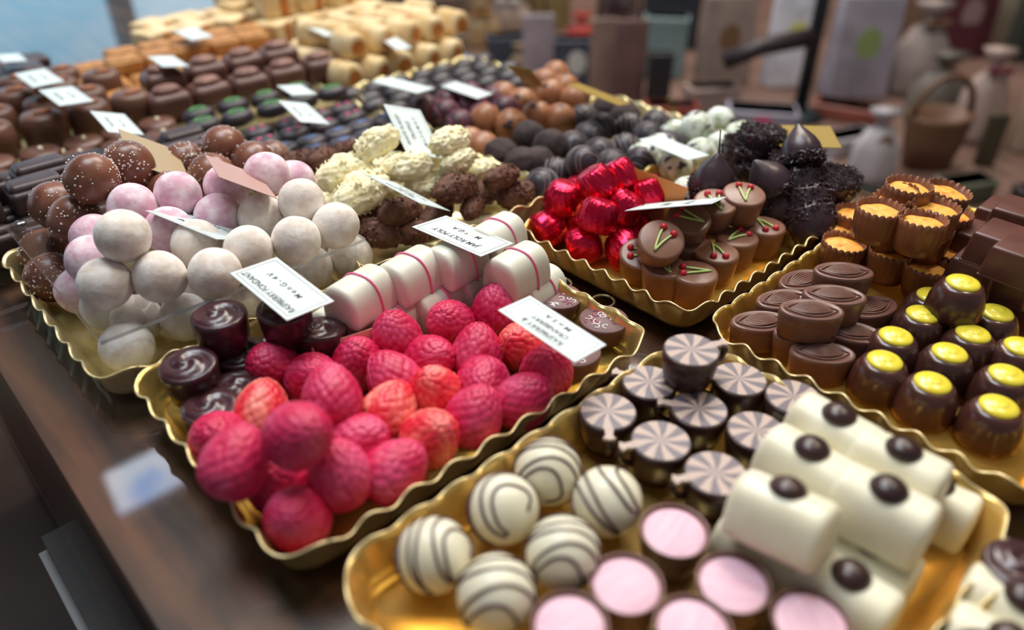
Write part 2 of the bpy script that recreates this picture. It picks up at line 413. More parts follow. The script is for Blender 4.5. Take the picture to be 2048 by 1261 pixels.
# ================================================================== CHOCOLATE PROTOTYPES
def P_rasp(name, m, seed):
    t = thing(name); F = fib(185)+np.random.RandomState(seed).randn(185, 3)*.035; F /= np.linalg.norm(F, axis=1)[:, None]
    def fn(v, r):
        V = np.array([tuple(p) for p in v]); d = V@F.T; mx = d.max(1); w = np.clip(1-(1-mx)/.0125, 0, 1)
        h = 1+.050*np.sqrt(w)-.035
        s = np.abs(V[:, 0]); h -= .03*np.exp(-(V[:, 0]/.05)**2)*0
        out = V*h[:, None]*r; k = (1-.20*np.clip(V[:, 2], -1, 1)); out[:, 0] *= k; out[:, 1] *= k; out[:, 2] *= 1.17
        return [Vector(p) for p in out]
    MB().add(*sphere(.0140, 120, 76, fn)).build('raspberry_body', m, t)
    pts = []
    for i in range(33):
        a = PI*i/32; z = math.cos(a); pts.append(Vector((0, math.sin(a)*(1-.20*z), z*1.17))*.0141)
    MB().add(*tube(pts, .0003, 5)).build('mould_seam', seam if m is coral else mat('seam_crimson', (218, 70, 118), .5), t); return Kind(t)
K_rasp = P_rasp('raspberry_chocolate', crim, 1); K_coral = P_rasp('raspberry_chocolate', coral, 2)
def P_ball(name, part, m, r, seed, amp=.03, extra=None, nu=40, nv=28, sc=2.2):
    t = thing(name)
    MB().add(*sphere(r, nu, nv, lambda v, r: [p*(r*(1+h)) for p, h in zip(v, lump(v, r, amp, seed, sc=sc))])).build(part, m, t)
    if extra: extra(t, r)
    return Kind(t)
K_dw = [P_ball('sugar_dusted_truffle', 'dusted_shell', dustw, .0142, s, .06) for s in (1, 2, 3)]
K_dp = [P_ball('sugar_dusted_truffle', 'dusted_shell', dustp, .0142, s, .06) for s in (4, 5)]
def grains(t, r, n=150, seed=3):
    rs = random.Random(seed); mb = MB()
    ax = Vector((1, .3, .5)).normalized()
    k = 0
    while k < n:
        d = Vector((rs.gauss(0, 1), rs.gauss(0, 1), rs.gauss(0, 1))).normalized()
        if rs.random() > (.12+.88*max(0, d.dot(ax))**3): continue
        k += 1; s = rs.uniform(.00018, .0005); p = d*r*1.003; R = Euler((rs.random()*6, rs.random()*6, 0)).to_matrix()
        v, f = box(-s, s, -s, s, -s, s); mb.add([R@Vector(q)+p for q in v], f)
    o = mb.build('sugar_grains', sugar, t, False); o['kind'] = 'stuff'
def P_milk(seed):
    t = thing('milk_chocolate_truffle')
    def fn(v, r):
        h = lump(v, r, .05, seed, sc=2.); o = []
        for p, q in zip(v, h):
            a = math.atan2(p.y, p.x); k = max(0, -p.z)**4; o.append(p*r*(1+q+.05*k*math.sin(a*7)*(1-k*.6)-.1*k))
        return o
    MB().add(*sphere(.0155, 56, 36, fn)).build('truffle_shell', choc_sug, t); grains(t, .0155, 170, seed); return Kind(t)
K_milk = [P_milk(5), P_milk(8)]
def P_striped(name, m, dm, r, seed, n, rr):
    t = thing(name); MB().add(*sphere(r, 48, 32, lambda v, r: [p*(r*(1+h)) for p, h in zip(v, lump(v, r, .03, seed, sc=2))])).build('shell', m, t)
    mb = MB(); rs = random.Random(seed); pts = []
    for i in range(n):
        x = (-.82+1.64*i/(n-1)); 
        sgn = 1 if i % 2 == 0 else -1
        for j in range(25):
            a = (-2.5+5.0*j/24)*sgn; xx = x+.18*(j/24-.5)*1.6+.03*math.sin(a*3+i); xx = max(-.93, min(.93, xx)); q = math.sqrt(1-xx*xx)
            pts.append(Vector((xx, q*math.sin(a), q*math.cos(a)))*r*1.012)
    mb.add(*tube(pts, rr, 6)); mb.build('drizzle', dm, t); return Kind(t)
K_str = [P_striped('striped_white_truffle', white, drizz, .0148, s, n, .0007) for s, n in ((1, 6), (4, 5))]
K_dstr = P_striped('dark_striped_truffle', slate, mat('grey_drizzle', (128, 116, 116), .4), .0135, 2, 6, .0005)
# teacup with pinwheel top
def P_tea():
    t = thing('pinwheel_teacup_chocolate'); R = .0137
    MB().add(*lathe([(.0095, 0), (.0108, .0006), (.0125, .006), (.0137, .014), (R, .0195), (R-.0004, .0200), (R-.001, .0197), (R-.001, .019)], 44)).build('cup_body', darkc, t)
    mb = MB(); n = 16; seg = 4
    for i in range(n):
        c = (0, 0, .0203); 
        for k in range(seg):
            a0 = 2*PI*(i+k/seg)/n; a1 = 2*PI*(i+(k+1)/seg)/n
            tw = lambda a, r: (r*math.cos(a+.18*r/R), r*math.sin(a+.18*r/R), .0203)
            rr = R-.0009; mb.add([c, tw(a0, rr*.5), tw(a1, rr*.5)], [(0, 1, 2)], i % 2); mb.add([tw(a0, rr*.5), tw(a0, rr), tw(a1, rr), tw(a1, rr*.5)], [(0, 1, 2, 3)], i % 2)
    mb.build('pinwheel_top', [pwg, pwc], t, False)
    mb = MB(); z = lambda r: r
    # flat handle tab level with the rim plus the loop under it
    pr = [(R-.0012, -.0022), (R+.003, -.0016), (R+.0052, -.003), (R+.0062, .0), (R+.0052, .003), (R+.003, .0016), (R-.0012, .0022)]
    v = [(x, y, .0203) for x, y in pr]+[(x, y, .0185) for x, y in pr]; k = len(pr)
    f = [tuple(range(k)), tuple(reversed(range(k, 2*k)))]+[(i, i+k, (i+1) % k+k, (i+1) % k) for i in range(k)]
    mb.add(v, f); hd = mb.build('cup_handle', pwc, t, False)
    MB().add(*tube([(R+.0045, 0, .0184), (R+.006, 0, .015), (R+.0045, 0, .0105), (R-.001, 0, .0085)], .0018, 8)).build('handle_loop', darkc, hd)
    return Kind(t)
K_tea = P_tea()
def P_pink():
    t = thing('pink_topped_cup_chocolate'); R = .0142
    MB().add(*lathe([(.0105, 0), (.0115, .0005), (.0130, .008), (R, .0175), (R+.0001, .0182), (R-.0006, .0186), (R-.0012, .0178), (R-.0014, .0168)], 44)).build('chocolate_cup', milkd, t)
    MB().add(*lathe([(R-.0014, .0166), (R-.003, .01725), (.0002, .0173)], 44, cap0=False)).build('pink_filling', pinkf, t)
    return Kind(t)
K_pink = P_pink()
def loaf(L, Wd, Hh, n=22, m=14, rr=.35):
    """rounded loaf, long axis X"""
    v = []; f = []
    prof = []
    for i in range(n+1):
        a = PI*i/n; c, s = math.cos(a), math.sin(a); prof.append((Wd/2*math.copysign(abs(c)**.74, c), Hh*(s**.74)))
    for i in range(1, 6): prof.append((-Wd/2+Wd*i/6, 0))
    k = len(prof)
    for j in range(m+1):
        u = -1+2*j/m; e = (1-abs(u)**7)**(1/5.) if abs(u) < 1 else 0
        sc = .86+.14*e; x = L/2*math.copysign(abs(u)**.8, u)
        if j in (0, m): sc = .82
        for (y, z) in prof: v.append((x, y*sc, (z-Hh*.35)*sc+Hh*.35*(.97 if j in (0, m) else 1) if z > 0 else z))
    for j in range(m):
        for i in range(k):
            a = j*k+i; b = j*k+(i+1) % k; f.append((a, a+k, b+k, b))
    f.append(tuple(range(k))); f.append(tuple(reversed([m*k+i for i in range(k)])))
    return v, f, prof
def P_log():
    t = thing('white_loaf_chocolate'); v, f, _ = loaf(.039, .0275, .0235)
    def smooth(o):
        s = o.modifiers.new('s', 'SUBSURF'); s.levels = s.render_levels = 1
    smooth(MB().add(v, f).build('white_loaf', white, t))
    MB().add(*lathe([(.0072, 0), (.0074, .0012), (.006, .0032), (.0035, .0046), (.0002, .0052)], 26)).build('dark_button', darkc, t, loc=(0, 0, .0226))
    return Kind(t)
K_log = P_log()
def P_jam():
    t = thing('striped_white_loaf_chocolate'); v, f, pr = loaf(.0350, .0275, .0238)
    o = MB().add(v, f).build('white_loaf', offwhite, t); s = o.modifiers.new('s', 'SUBSURF'); s.levels = s.render_levels = 1
    n = len(pr)-5; pts = [(.001+.003*math.sin((i/(n-1)-.5)*2.2), pr[i][0]*1.0, pr[i][1]*1.0+.0002) for i in range(n)]
    MB().add(*tube(pts, .0008, 6)).build('pink_stripe', pinkline, t); return Kind(t)
K_jam = P_jam()
def P_trans(seed):
    t = thing('swirl_printed_disc_chocolate'); R = .0142
    MB().add(*lathe([(.0120, 0), (.0128, .0006), (.0140, .008), (R, .0118), (R-.0003, .0122)], 44)).build('chocolate_disc', milkd, t)
    MB().add(*lathe([(R-.0002, .0122), (R-.0006, .0126), (.0002, .01262)], 44, cap0=False)).build('printed_top', trg, t)
    rs = random.Random(seed); mb = MB()
    for k in range(17):
        mi = 0 if k % 3 else 1; a = rs.random()*6.28; d = R*.8*math.sqrt(rs.random()); cx, cy = d*math.cos(a), d*math.sin(a); s = rs.uniform(.0014, .0034); b = rs.random()*6.28; sg = rs.choice((-1, 1)); pts = []
        for j in range(14):
            u = j/13; ang = b+sg*u*4.6; rr = s*(1-.72*u); x, y = cx+rr*math.cos(ang), cy+rr*math.sin(ang)
            if math.hypot(x, y) < R-.0009: pts.append((x, y, .0127))
        if len(pts) > 3: mb.add(*tube(pts, .00036, 5), mi)
    mb.build('swirl_print', [trw, trp], t); return Kind(t)
K_trans = [P_trans(3), P_trans(9), P_trans(14)]
def P_swirl(seed):
    t = thing('dark_swirl_chocolate'); R = .0142
    MB().add(*lathe([(.0118, 0), (.0126, .0006), (.0136, .009), (R, .018), (R-.0003, .0196), (R-.0014, .0203), (R-.003, .0198)], 44)).build('chocolate_body', mat('swirl_dark_chocolate', (56, 28, 34), .28, (68, 36, 42), 80, coat=.2, bump=.2), t)
    def fn(r, z, a):
        w = .5+.5*math.sin(a*2+r/R*9+seed); return (r, z+.0022*w*min(1, (R-r)/(.004))*(1 if r > .001 else .5))
    MB().add(*lathe([(R-.0015, .0196), (R-.003, .0197), (R-.005, .0198), (R-.007, .02), (.005, .0203), (.003, .0207), (.0002, .021)], 60, fn=fn, cap0=False)).build('swirl_top', MATS['swirl_dark_chocolate'], t)
    return Kind(t)
K_swirl = [P_swirl(1), P_swirl(3)]
def P_flake(name, m, seed, L, r, nsh=90):
    t = thing(name); rs = random.Random(seed)
    def fn(v, _):
        h = lump(v, 1, .28, seed, 14, 3.2); h2 = lump(v, 1, .34 if m is whfl else .16, seed+50, 24, 11.); o = []
        for p, a, b in zip(v, h, h2):
            q = p*(1+a+b); o.append(Vector((q.x*L/2, q.y*r, q.z*r)))
        return o
    MB().add(*sphere(1, 60, 36, fn)).build('truffle_core', m, t)
    mb = MB()
    for k in range(nsh):
        d = Vector((rs.gauss(0, 1), rs.gauss(0, 1), rs.gauss(0, 1))).normalized(); p = Vector((d.x*L/2, d.y*r, d.z*r))*.99
        s = rs.uniform(.0010, .0028); R = Euler((rs.uniform(-1, 1), rs.uniform(-1, 1), rs.random()*6)).to_matrix()
        q = d.to_track_quat('Z', 'Y').to_matrix()
        n = 5; pts = [Vector((s*math.cos(6.28*i/n)*rs.uniform(.6, 1.3), s*math.sin(6.28*i/n)*rs.uniform(.3, .8), rs.uniform(-.0003, .0003))) for i in range(n)]
        M = q@R; top = [p+M@(x+Vector((0, 0, .0002))) for x in pts]; bot = [p+M@(x-Vector((0, 0, .0002))) for x in pts]
        mb.add(top+bot, [tuple(range(n)), tuple(reversed(range(n, 2*n)))]+[(i, i+n, (i+1) % n+n, (i+1) % n) for i in range(n)])
    o = mb.build('flakes', m, t, False); o['kind'] = 'stuff'; return Kind(t)
K_wf = [P_flake('white_flaked_truffle', whfl, s, .042, .0105, 150) for s in (1, 2, 3)]
K_bf = [P_flake('brown_flaked_truffle', brfl, s, .036, .0095, 220) for s in (4, 5, 6)]
def P_foil(seed):
    t = thing('red_foil_chocolate'); rs = np.random.RandomState(seed)
    K = rs.randn(14, 3)*np.array([260, 260, 120]); ph = rs.rand(14)*6.28
    def fn(r, z, a):
        p = np.array([r*math.cos(a), r*math.sin(a), z]); w = float(np.abs(np.sin(K@p+ph)).mean()-.6)
        return (r*(1+.10*w)+(.0004*math.sin(a*17+z*300) if r > .004 else 0), z+.0008*w)
    MB().add(*lathe([(.0004, .0006), (.004, .0004), (.0085, 0), (.0115, .0008), (.0128, .003), (.0133, .006), (.0131, .010), (.0124, .014), (.0112, .0175), (.0100, .0197), (.0088, .0208), (.0060, .0212), (.0035, .0216), (.0004, .0218)], 72, fn=fn)).build('foil_wrapper', red, t)
    mb = MB()
    for i in range(7):
        a = i*.9+seed; mb.add(*tube([(.0128*math.cos(a), .0128*math.sin(a), .005), (.0123*math.cos(a+.05), .0123*math.sin(a+.05), .013), (.0096*math.cos(a+.1), .0096*math.sin(a+.1), .0202), (.004*math.cos(a+.5), .004*math.sin(a+.5), .0216)], .0004, 5, lambda u: math.sin(PI*min(max(u, .05), .95))+.2))
    mb.build('foil_creases', red, t); return Kind(t)
K_foil = [P_foil(1), P_foil(2), P_foil(3)]
def P_cherry():
    t = thing('cherry_iced_chocolate'); R = .0143
    MB().add(*lathe([(.0113, 0), (.0120, .0006), (.0132, .009), (.0141, .0165), (R, .0185), (R-.0005, .0198), (R-.0018, .0203), (.0002, .0204)], 48)).build('chocolate_body', milk, t)
    for (x, y, b) in ((.0078, .0030, .6), (.0066, -.0046, -.2)):
        MB().add(*sphere(.0023, 14, 10)).build('iced_cherry', cherryred, t, loc=(x, y, .0209))
        n = 9; pts = [(x-(x+.0098)*u, y*(1-u)+.0006*math.sin(u*3), .0208+.0004*math.sin(u*PI)) for u in [i/(n-1) for i in range(n)]]
        MB().add(*tube(pts, .00078, 6)).build('iced_stem', stemgreen, t)
    return Kind(t)
K_cherry = P_cherry()
def P_verm(stem):
    t = thing('dark_vermicelli_cherry_chocolate'); rs = random.Random(4 if stem else 9)
    MB().add(*lathe([(.0135, 0), (.0148, .002), (.0150, .005), (.0146, .008), (.0136, .012), (.0110, .0165), (.0075, .0205), (.0040, .024), (.0016, .0268), (.0003, .0275)], 40, fn=lambda r, z, a: r*(1+.03*math.sin(a*2+1)+.015*math.sin(a*5)))).build('chocolate_dome', mat('plum_dark_chocolate', (56, 40, 48), .34, (66, 48, 54), 70, bump=.15), t)
    mb = MB()
    for k in range(650):
        a = rs.random()*6.28; 
        if k % 5 < 3: z = rs.uniform(-.001, .0055); r = .0150+rs.uniform(-.0003, .0008)
        else: z = rs.uniform(-.0018, .0); r = .0150*math.sqrt(rs.random())
        p = Vector((r*math.cos(a), r*math.sin(a), z)); d = Vector((rs.gauss(0, 1), rs.gauss(0, 1), rs.gauss(0, .6))).normalized()*.0016
        mb.add(*tube([p-d, p+d], .00045, 4))
    o = mb.build('vermicelli', sprk, t, False); o['kind'] = 'stuff'
    if stem: MB().add(*tube([(0, 0, .0268), (-.0008, .0004, .033), (-.0022, .001, .044)], .0005, 6, lambda u: 1.6-.6*u)).build('cherry_stem', darkm, t)
    return Kind(t)
K_verm = P_verm(False); K_verms = P_verm(True)
def P_vermcup():
    t = thing('dark_vermicelli_cup_chocolate'); rs = random.Random(2)
    MB().add(*lathe([(.0108, 0), (.0118, .0008), (.0138, .010), (.0150, .0185), (.0148, .0198), (.0135, .0203), (.0002, .0204)], 40)).build('chocolate_body', MATS['plum_dark_chocolate'], t)
    mb = MB()
    for k in range(560):
        a = rs.random()*6.28; r = .0145*math.sqrt(rs.random()); z = .0205+rs.uniform(0, .002)
        if k % 3 == 0: r = .0148; z = rs.uniform(.012, .0205); r = .0138+(z-.010)*.12
        p = Vector((r*math.cos(a), r*math.sin(a), z)); d = Vector((rs.gauss(0, 1), rs.gauss(0, 1), rs.gauss(0, .6))).normalized()*.0016
        mb.add(*tube([p-d, p+d], .00045, 4))
    o = mb.build('vermicelli', sprk, t, False); o['kind'] = 'stuff'; return Kind(t)
K_vermcup = P_vermcup()
def patches(t, r, m, name, n, seed, s0, s1):
    rs = random.Random(seed)
    for k in range(n):
        d = Vector((rs.gauss(0, 1), rs.gauss(0, 1), abs(rs.gauss(0, 1)))).normalized(); s = rs.uniform(s0, s1)
        q = d.to_track_quat('Z', 'Y').to_matrix(); v = []; nn = 14
        ring = [.35, .7, 1.]
        for j, w_ in enumerate(ring):
            for i in range(nn):
                a = 2*PI*i/nn; x = s*w_*(1+.3*math.sin(a*3+k)+.15*math.sin(a*5+seed)); p = (d*r+q@Vector((x*math.cos(a), x*math.sin(a)*.7, 0))).normalized()*r*(1.018 if j < 2 else 1.0); v.append(p)
        c = len(v); v.append(d*r*1.02); f = [(c, i, (i+1) % nn) for i in range(nn)]
        for j in range(2): f += [(j*nn+i, (j+1)*nn+i, (j+1)*nn+(i+1) % nn, j*nn+(i+1) % nn) for i in range(nn)]
        MB().add(v, f).build(name, m, t)
K_marb = [P_ball('marbled_white_truffle', 'marbled_shell', marb, .0140, s, .12, lambda t, r, s=s: patches(t, r, marbd, 'dark_patch', 6, s, .002, .0048), sc=3.5) for s in (3, 6)]
K_nut = [P_ball('nut_brown_truffle', 'truffle_shell', nutb, .0152, s, .05, lambda t, r, s=s: patches(t, r, nutd, 'cocoa_patch', 2, s, .003, .006)) for s in (2, 7)]
K_dark = P_ball('dark_rough_truffle', 'truffle_shell', mat('cocoa_dust', (64, 48, 48), .8, (44, 32, 34), 160, bump=.7), .0150, 5, .10, sc=4)
def P_orange():
    t = thing('orange_filled_cup_chocolate'); R = .0136; n = 21
    def fn(r, z, a): 
        w = abs(math.sin(a*n/2)); return (r*(1+.018*w), z+(.0016*w if z > .0195 else 0))
    MB().add(*lathe([(.0098, 0), (.0110, .0006), (.0126, .006), (.0134, .012), (.0136, .018), (.0136, .0205), (.0129, .0205), (.0127, .0175), (.012, .0172)], 126, fn=fn)).build('crimped_cup', mat('crimped_cup_chocolate', (140, 86, 54), .36, (116, 68, 44), 60), t)
    MB().add(*lathe([(.0126, .0172), (.011, .0182), (.006, .0187), (.0002, .0188)], 40, cap0=False, fn=lambda r, z, a: (r, z+.0003*math.sin(a*5+r*900)))).build('orange_filling', orangef, t); return Kind(t)
K_or = P_orange()
def P_yellow():
    t = thing('yellow_dotted_dome_chocolate')
    MB().add(*lathe([(.0140, 0), (.0148, .0006), (.0150, .003), (.0145, .009), (.0130, .0145), (.0112, .0182), (.0095, .0196), (.0002, .0198)], 44)).build('chocolate_dome', mat('yellow_dot_dark_chocolate', (62, 34, 30), .28, (78, 44, 38), 60, coat=.25), t)
    MB().add(*lathe([(.0088, .0194), (.0088, .0203), (.0080, .0213), (.0055, .0221), (.0040, .0222), (.0036, .0226), (.0020, .0229), (.0002, .0229)], 34)).build('yellow_dot', yellow, t); return Kind(t)
K_yel = P_yellow()
def P_leaf():
    t = thing('leaf_moulded_oval_chocolate'); sy = .60
    MB().add(*lathe([(.0150, 0), (.0157, .0006), (.0166, .009), (.0172, .0145), (.0168, .0160), (.0158, .0166), (.0145, .0160), (.0002, .0158)], 56, 1, sy)).build('oval_body', milkd, t)
    lf = MB(); n = 9
    L_ = .0138
    for sg in (-1, 1): lf.add(*tube([(-L_+2*L_*i/20, sg*.0066*(1-(-1+i/10)**2), .0163) for i in range(21)], .0006, 6))
    for k in range(-3, 4):
        x0_, x1_ = -.0095+k*.0009, .0095+k*.0009; yy = k*.0017
        pts = []
        for i in range(15):
            u = -1+i/7; x = .0115*u; y = yy*(1-u*u)+.0014*u*(1-abs(u))
            pts.append((x, y, .0158+.0013*(1-u*u)))
        lf.add(*tube(pts, .00062, 6, lambda u: .35+math.sin(PI*min(1, max(0, u)))))
    lf.build('leaf_relief', milkd, t); return Kind(t)
K_leaf = P_leaf()
def P_block():
    t = thing('square_milk_chocolate'); 
    MB().add(*rbox(.032, .027, .019, .002, 3, .0095, lambda p: Vector((p.x*(1.05-.14*p.z/.019), p.y*(1.05-.14*p.z/.019), p.z)))).build('chocolate_block', mat('block_milk_chocolate', (98, 58, 48), .34, (84, 48, 40), 50), t)
    MB().add(*rbox(.0335, .0285, .0016, .0007, 2, .0008)).build('base_lip', MATS['block_milk_chocolate'], t); return Kind(t)
K_block = P_block()
# back rows
def P_simple(name, parts):
    t = thing(name)
    for pn, vf, m, loc in parts:
        mb = MB(); mb.add(vf[0], vf[1]); mb.build(pn, m, t, loc=loc)
    return Kind(t)
def ring(rx, ry, z, r, n=20, a0=0, a1=2*PI): return tube([(rx*math.cos(a0+(a1-a0)*i/n), ry*math.sin(a0+(a1-a0)*i/n), z) for i in range(n+1)], r, 5)
K_bar = P_simple('ribbed_dark_bar_chocolate', [('chocolate_bar', rbox(.030, .0215, .014, .003, 3, .007), darkm, None), ('raised_ridge', rbox(.028, .015, .008, .0035, 4, .0135), darkm, None)])
K_disc = P_simple('dotted_disc_chocolate', [('chocolate_disc', lathe([(.0125, 0), (.0135, .001), (.0135, .008), (.0125, .0098), (.0002, .0104)], 36), mat('disc_milk_chocolate', (112, 76, 62), .4, (98, 64, 54), 60), None), ('cream_dot', sphere(.0019, 14, 10), whiteic, (.001, .001, .0108))])
K_alm = P_simple('almond_topped_chocolate', [('ribbed_body', lathe([(.0135, 0), (.0148, .001), (.0146, .004), (.0150, .005), (.0147, .009), (.0150, .010), (.0146, .015), (.0138, .0205), (.012, .0225), (.0002, .023)], 36), mat('almond_milk_chocolate', (108, 72, 56), .45, (90, 58, 46), 60, bump=.3), None), ('almond_slice', sphere(1, 16, 10, lambda v, r: [Vector((p.x*.0062, p.y*.003, p.z*.0016)) for p in v]), almond, (.002, -.001, .0236))])
K_oval = {}
for nm, m in (('green', greenic), ('pink', pinkic), ('blue', blueic)):
    parts = [('chocolate_oval', sphere(1, 32, 20, lambda v, r: [Vector((p.x*.0160, p.y*.0115, max(0, (p.z+.55)*.0095) if p.z < .6 else (.6+.55)*.0095+(p.z-.6)*.004)) for p in v]), slate, None)]
    if nm == 'green': parts.append(('green_ring', ring(.0072, .0045, .0122, .0007), m, None))
    if nm == 'pink': parts += [('pink_dot', lathe([(.0026, 0), (.0025, .0008), (.001, .0014), (.0002, .0014)], 14), m, (-.005, .0, .0114)), ('pink_dot', lathe([(.0026, 0), (.0025, .0008), (.001, .0014), (.0002, .0014)], 14), m, (.005, .0, .0114))]
    if nm == 'blue': parts.append(('blue_brush_mark', sphere(1, 16, 8, lambda v, r: [Vector((p.x*.0065, p.y*.0030*(1+.4*math.sin(p.x*9)), p.z*.0008)) for p in v]), m, (0, 0, .0121)))
    K_oval[nm] = P_simple('%s_iced_dark_oval_chocolate' % nm, parts)
K_dov = P_simple('faint_streaked_dark_oval_chocolate', [('chocolate_oval', sphere(1, 32, 20, lambda v, r: [Vector((p.x*.0150, p.y*.0105, max(0, (p.z+.6)*.0085))) for p in v]), slate, None), ('olive_streak', tube([(-.009, -.002, .0128), (-.004, .002, .0136), (.002, -.002, .0138), (.009, .002, .0126)], .0005, 5), mat('olive_drizzle', (96, 108, 84), .5), None)])
K_rst = P_striped('pink_streaked_dark_truffle', mat('plum_shell', (76, 52, 58), .42, (60, 40, 46), 60), mat('rose_drizzle', (150, 62, 88), .45), .0135, 5, 5, .0006)
K_waln = P_simple('walnut_topped_log_chocolate', [('chocolate_log', rbox(.032, .024, .020, .006, 4, .010), mat('log_milk_chocolate', (102, 68, 60), .42, (90, 58, 52), 50), None), ('walnut_half', sphere(1, 24, 14, lambda v, r: [Vector((p.x*.0105*(1+.1*math.sin(p.y*14)), p.y*.0075*(1+.12*math.sin(p.x*11)), p.z*.0042)) for p in v]), walnut, (0, 0, .0215))])
K_bis = P_simple('toasted_biscuit_square', [('biscuit', rbox(.034, .028, .014, .003, 3, .007), bakeb, None), ('baked_crust', rbox(.030, .0245, .002, .0009, 2, .0144), mat('biscuit_crust', (196, 138, 76), .6, (150, 96, 50), 150), None)])
K_noug = P_simple('cream_nougat_block', [('nougat', rbox(.042, .036, .030, .003, 3, .015), cream, None), ('caramel_band', rbox(.012, .0365, .027, .001, 2, .0145), orroll, (.004, 0, 0))])
K_roll = P_simple('cream_coated_roll', [('cream_shell', (lambda q: (q[0], q[1]))(loaf(.036, .028, .025)), cream, None), ('caramel_end', [[(.0181 if s > 0 else .0181, y, z) for (s, y, z) in [(1, .0085*math.cos(a*PI/12), .0105+.0078*math.sin(a*PI/12)) for a in range(24)]], [tuple(range(24))]], orroll, None), ('caramel_end', [[(-.0181, .0085*math.cos(a*PI/12), .0105+.0078*math.sin(a*PI/12)) for a in range(24)], [tuple(reversed(range(24)))]], orroll, None)])
K_cube = P_simple('dark_cube_chocolate', [('chocolate_cube', rbox(.030, .028, .024, .004, 3, .012), mat('cube_dark_chocolate', (72, 48, 48), .42, (60, 40, 40), 60), None)])

# ================================================================== PLACEMENT
def put(kind, px, py, zref, h=0., rz=0., tilt=(0, 0), sc=1.):
    """stand an upright piece so that its point h above the base shows at (px, py) when that point is zref high"""
    o = kind.get(); p = G(px, py, zref); M = Euler((tilt[0], tilt[1], 0)).to_matrix() @ Euler((0, 0, rz)).to_matrix()
    off = M @ Vector((0, 0, h*sc)); o.location = p-off; o.rotation_euler = M.to_euler(); o.scale = (sc, sc, sc); return o
LM = dict(glass='the counter glass edge')
# --- raspberries
R_ = [(544, 733, 105, 'c'), (523, 823, 112, 's'), (599, 870, 138, 'c'), (506, 940, 132, 'c'), (438, 880, 115, 'c'), (592, 1012, 118, 'c'), (687, 955, 130, 'c'), (778, 923, 100, 'c'), (655, 812, 120, 'c'), (626, 758, 100, 'c'),
      (733, 730, 100, 'c'), (767, 828, 104, 's'), (862, 779, 104, 's'), (804, 684, 104, 'c'), (899, 647, 98, 'c'), (990, 620, 88, 'c'), (948, 721, 99, 'c'), (1026, 696, 92, 's'), (860, 880, 110, 's'), (943, 828, 104, 'c'), (1021, 789, 92, 'c'),
      (1094, 740, 94, 'c'), (704, 880, 100, 'c'), (872, 712, 90, 'c'), (790, 762, 92, 'c'), (560, 960, 110, 'c'), (640, 900, 110, 'c'), (980, 770, 90, 'c'), (1098, 800, 0, 'x')]
R_ = [r for r in R_ if r[2]]
pos = []
for (px, py, d, k) in R_: pos.append(G(px, py, zdia(px, py, d, .0282, .0170, .056)))
pos = settle(pos, [.0130]*len(pos), [.0160]*len(pos), spring=.3); it = []
for (px, py, d, k), p in zip(R_, pos):
    o = (K_rasp if k == 'c' else K_coral).get(); o.location = p; o.rotation_euler = rrot(.9); o.scale = (1.0,)*3
    it.append((o, 'crimson raspberry chocolate' if k == 'c' else 'coral streaked raspberry chocolate'))
autolabel(it, [('the RASPBERRY & CRANBERRY card', (1100, 660)), ("its tray's lowest corner", (590, 1085)), ('the dark swirl chocolates', (420, 760)), ('the salmon card', (690, 700))], 'chocolate', 'raspberry shaped chocolates')
# --- dark swirls
it = []
for i, (px, py, z, tl) in enumerate([(436, 625, .046, .0), (374, 725, .034, .05), (479, 700, .024, 0), (420, 808, .024, .0), (566, 612, .046, .05), (640, 652, .030, -.1), (470, 770, .022, 0), (552, 690, .022, 0)]):
    o = put(K_swirl[i % 2], px, py, z, .021, i*1.3, (tl, -tl)); it.append((o, 'glossy dark swirl-topped chocolate'))
autolabel(it, [('the RASPBERRY FONDANT card', (568, 580)), ('the scalloped tray corner', (300, 760))], 'chocolate', 'dark swirl chocolates')
# --- striped white loaves
it = []
for i, (px, py, z, rz) in enumerate([(720, 592, .036, .1), (819, 550, .036, .05), (912, 520, .036, .0), (993, 478, .036, .05), (1034, 540, .034, -.02), (866, 606, .015, .05), (950, 568, .015, 0), (1072, 582, .015, .05), (778, 644, .015, .1), (690, 640, .015, .1)]):
    o = put(K_jam, px, py, z, .011, rz+.12, (0, 0)); it.append((o, 'white loaf chocolate with pink stripe'))
autolabel(it, [('the JAM ROLY POLY card', (925, 470)), ('the RASPBERRY FONDANT card', (640, 600)), ('the printed discs', (1140, 600))], 'chocolate', 'pink striped white loaves')
it = []
for i, (px, py) in enumerate([(1118, 591), (1208, 637), (1070, 665), (1150, 700)]):
    o = put(K_trans[i % 3], px, py, .0167, .0127, i*1.9); it.append((o, 'brown disc chocolate with printed white swirls'))
autolabel(it, [('the RASPBERRY & CRANBERRY card', (1147, 640))], 'chocolate', 'swirl printed discs')
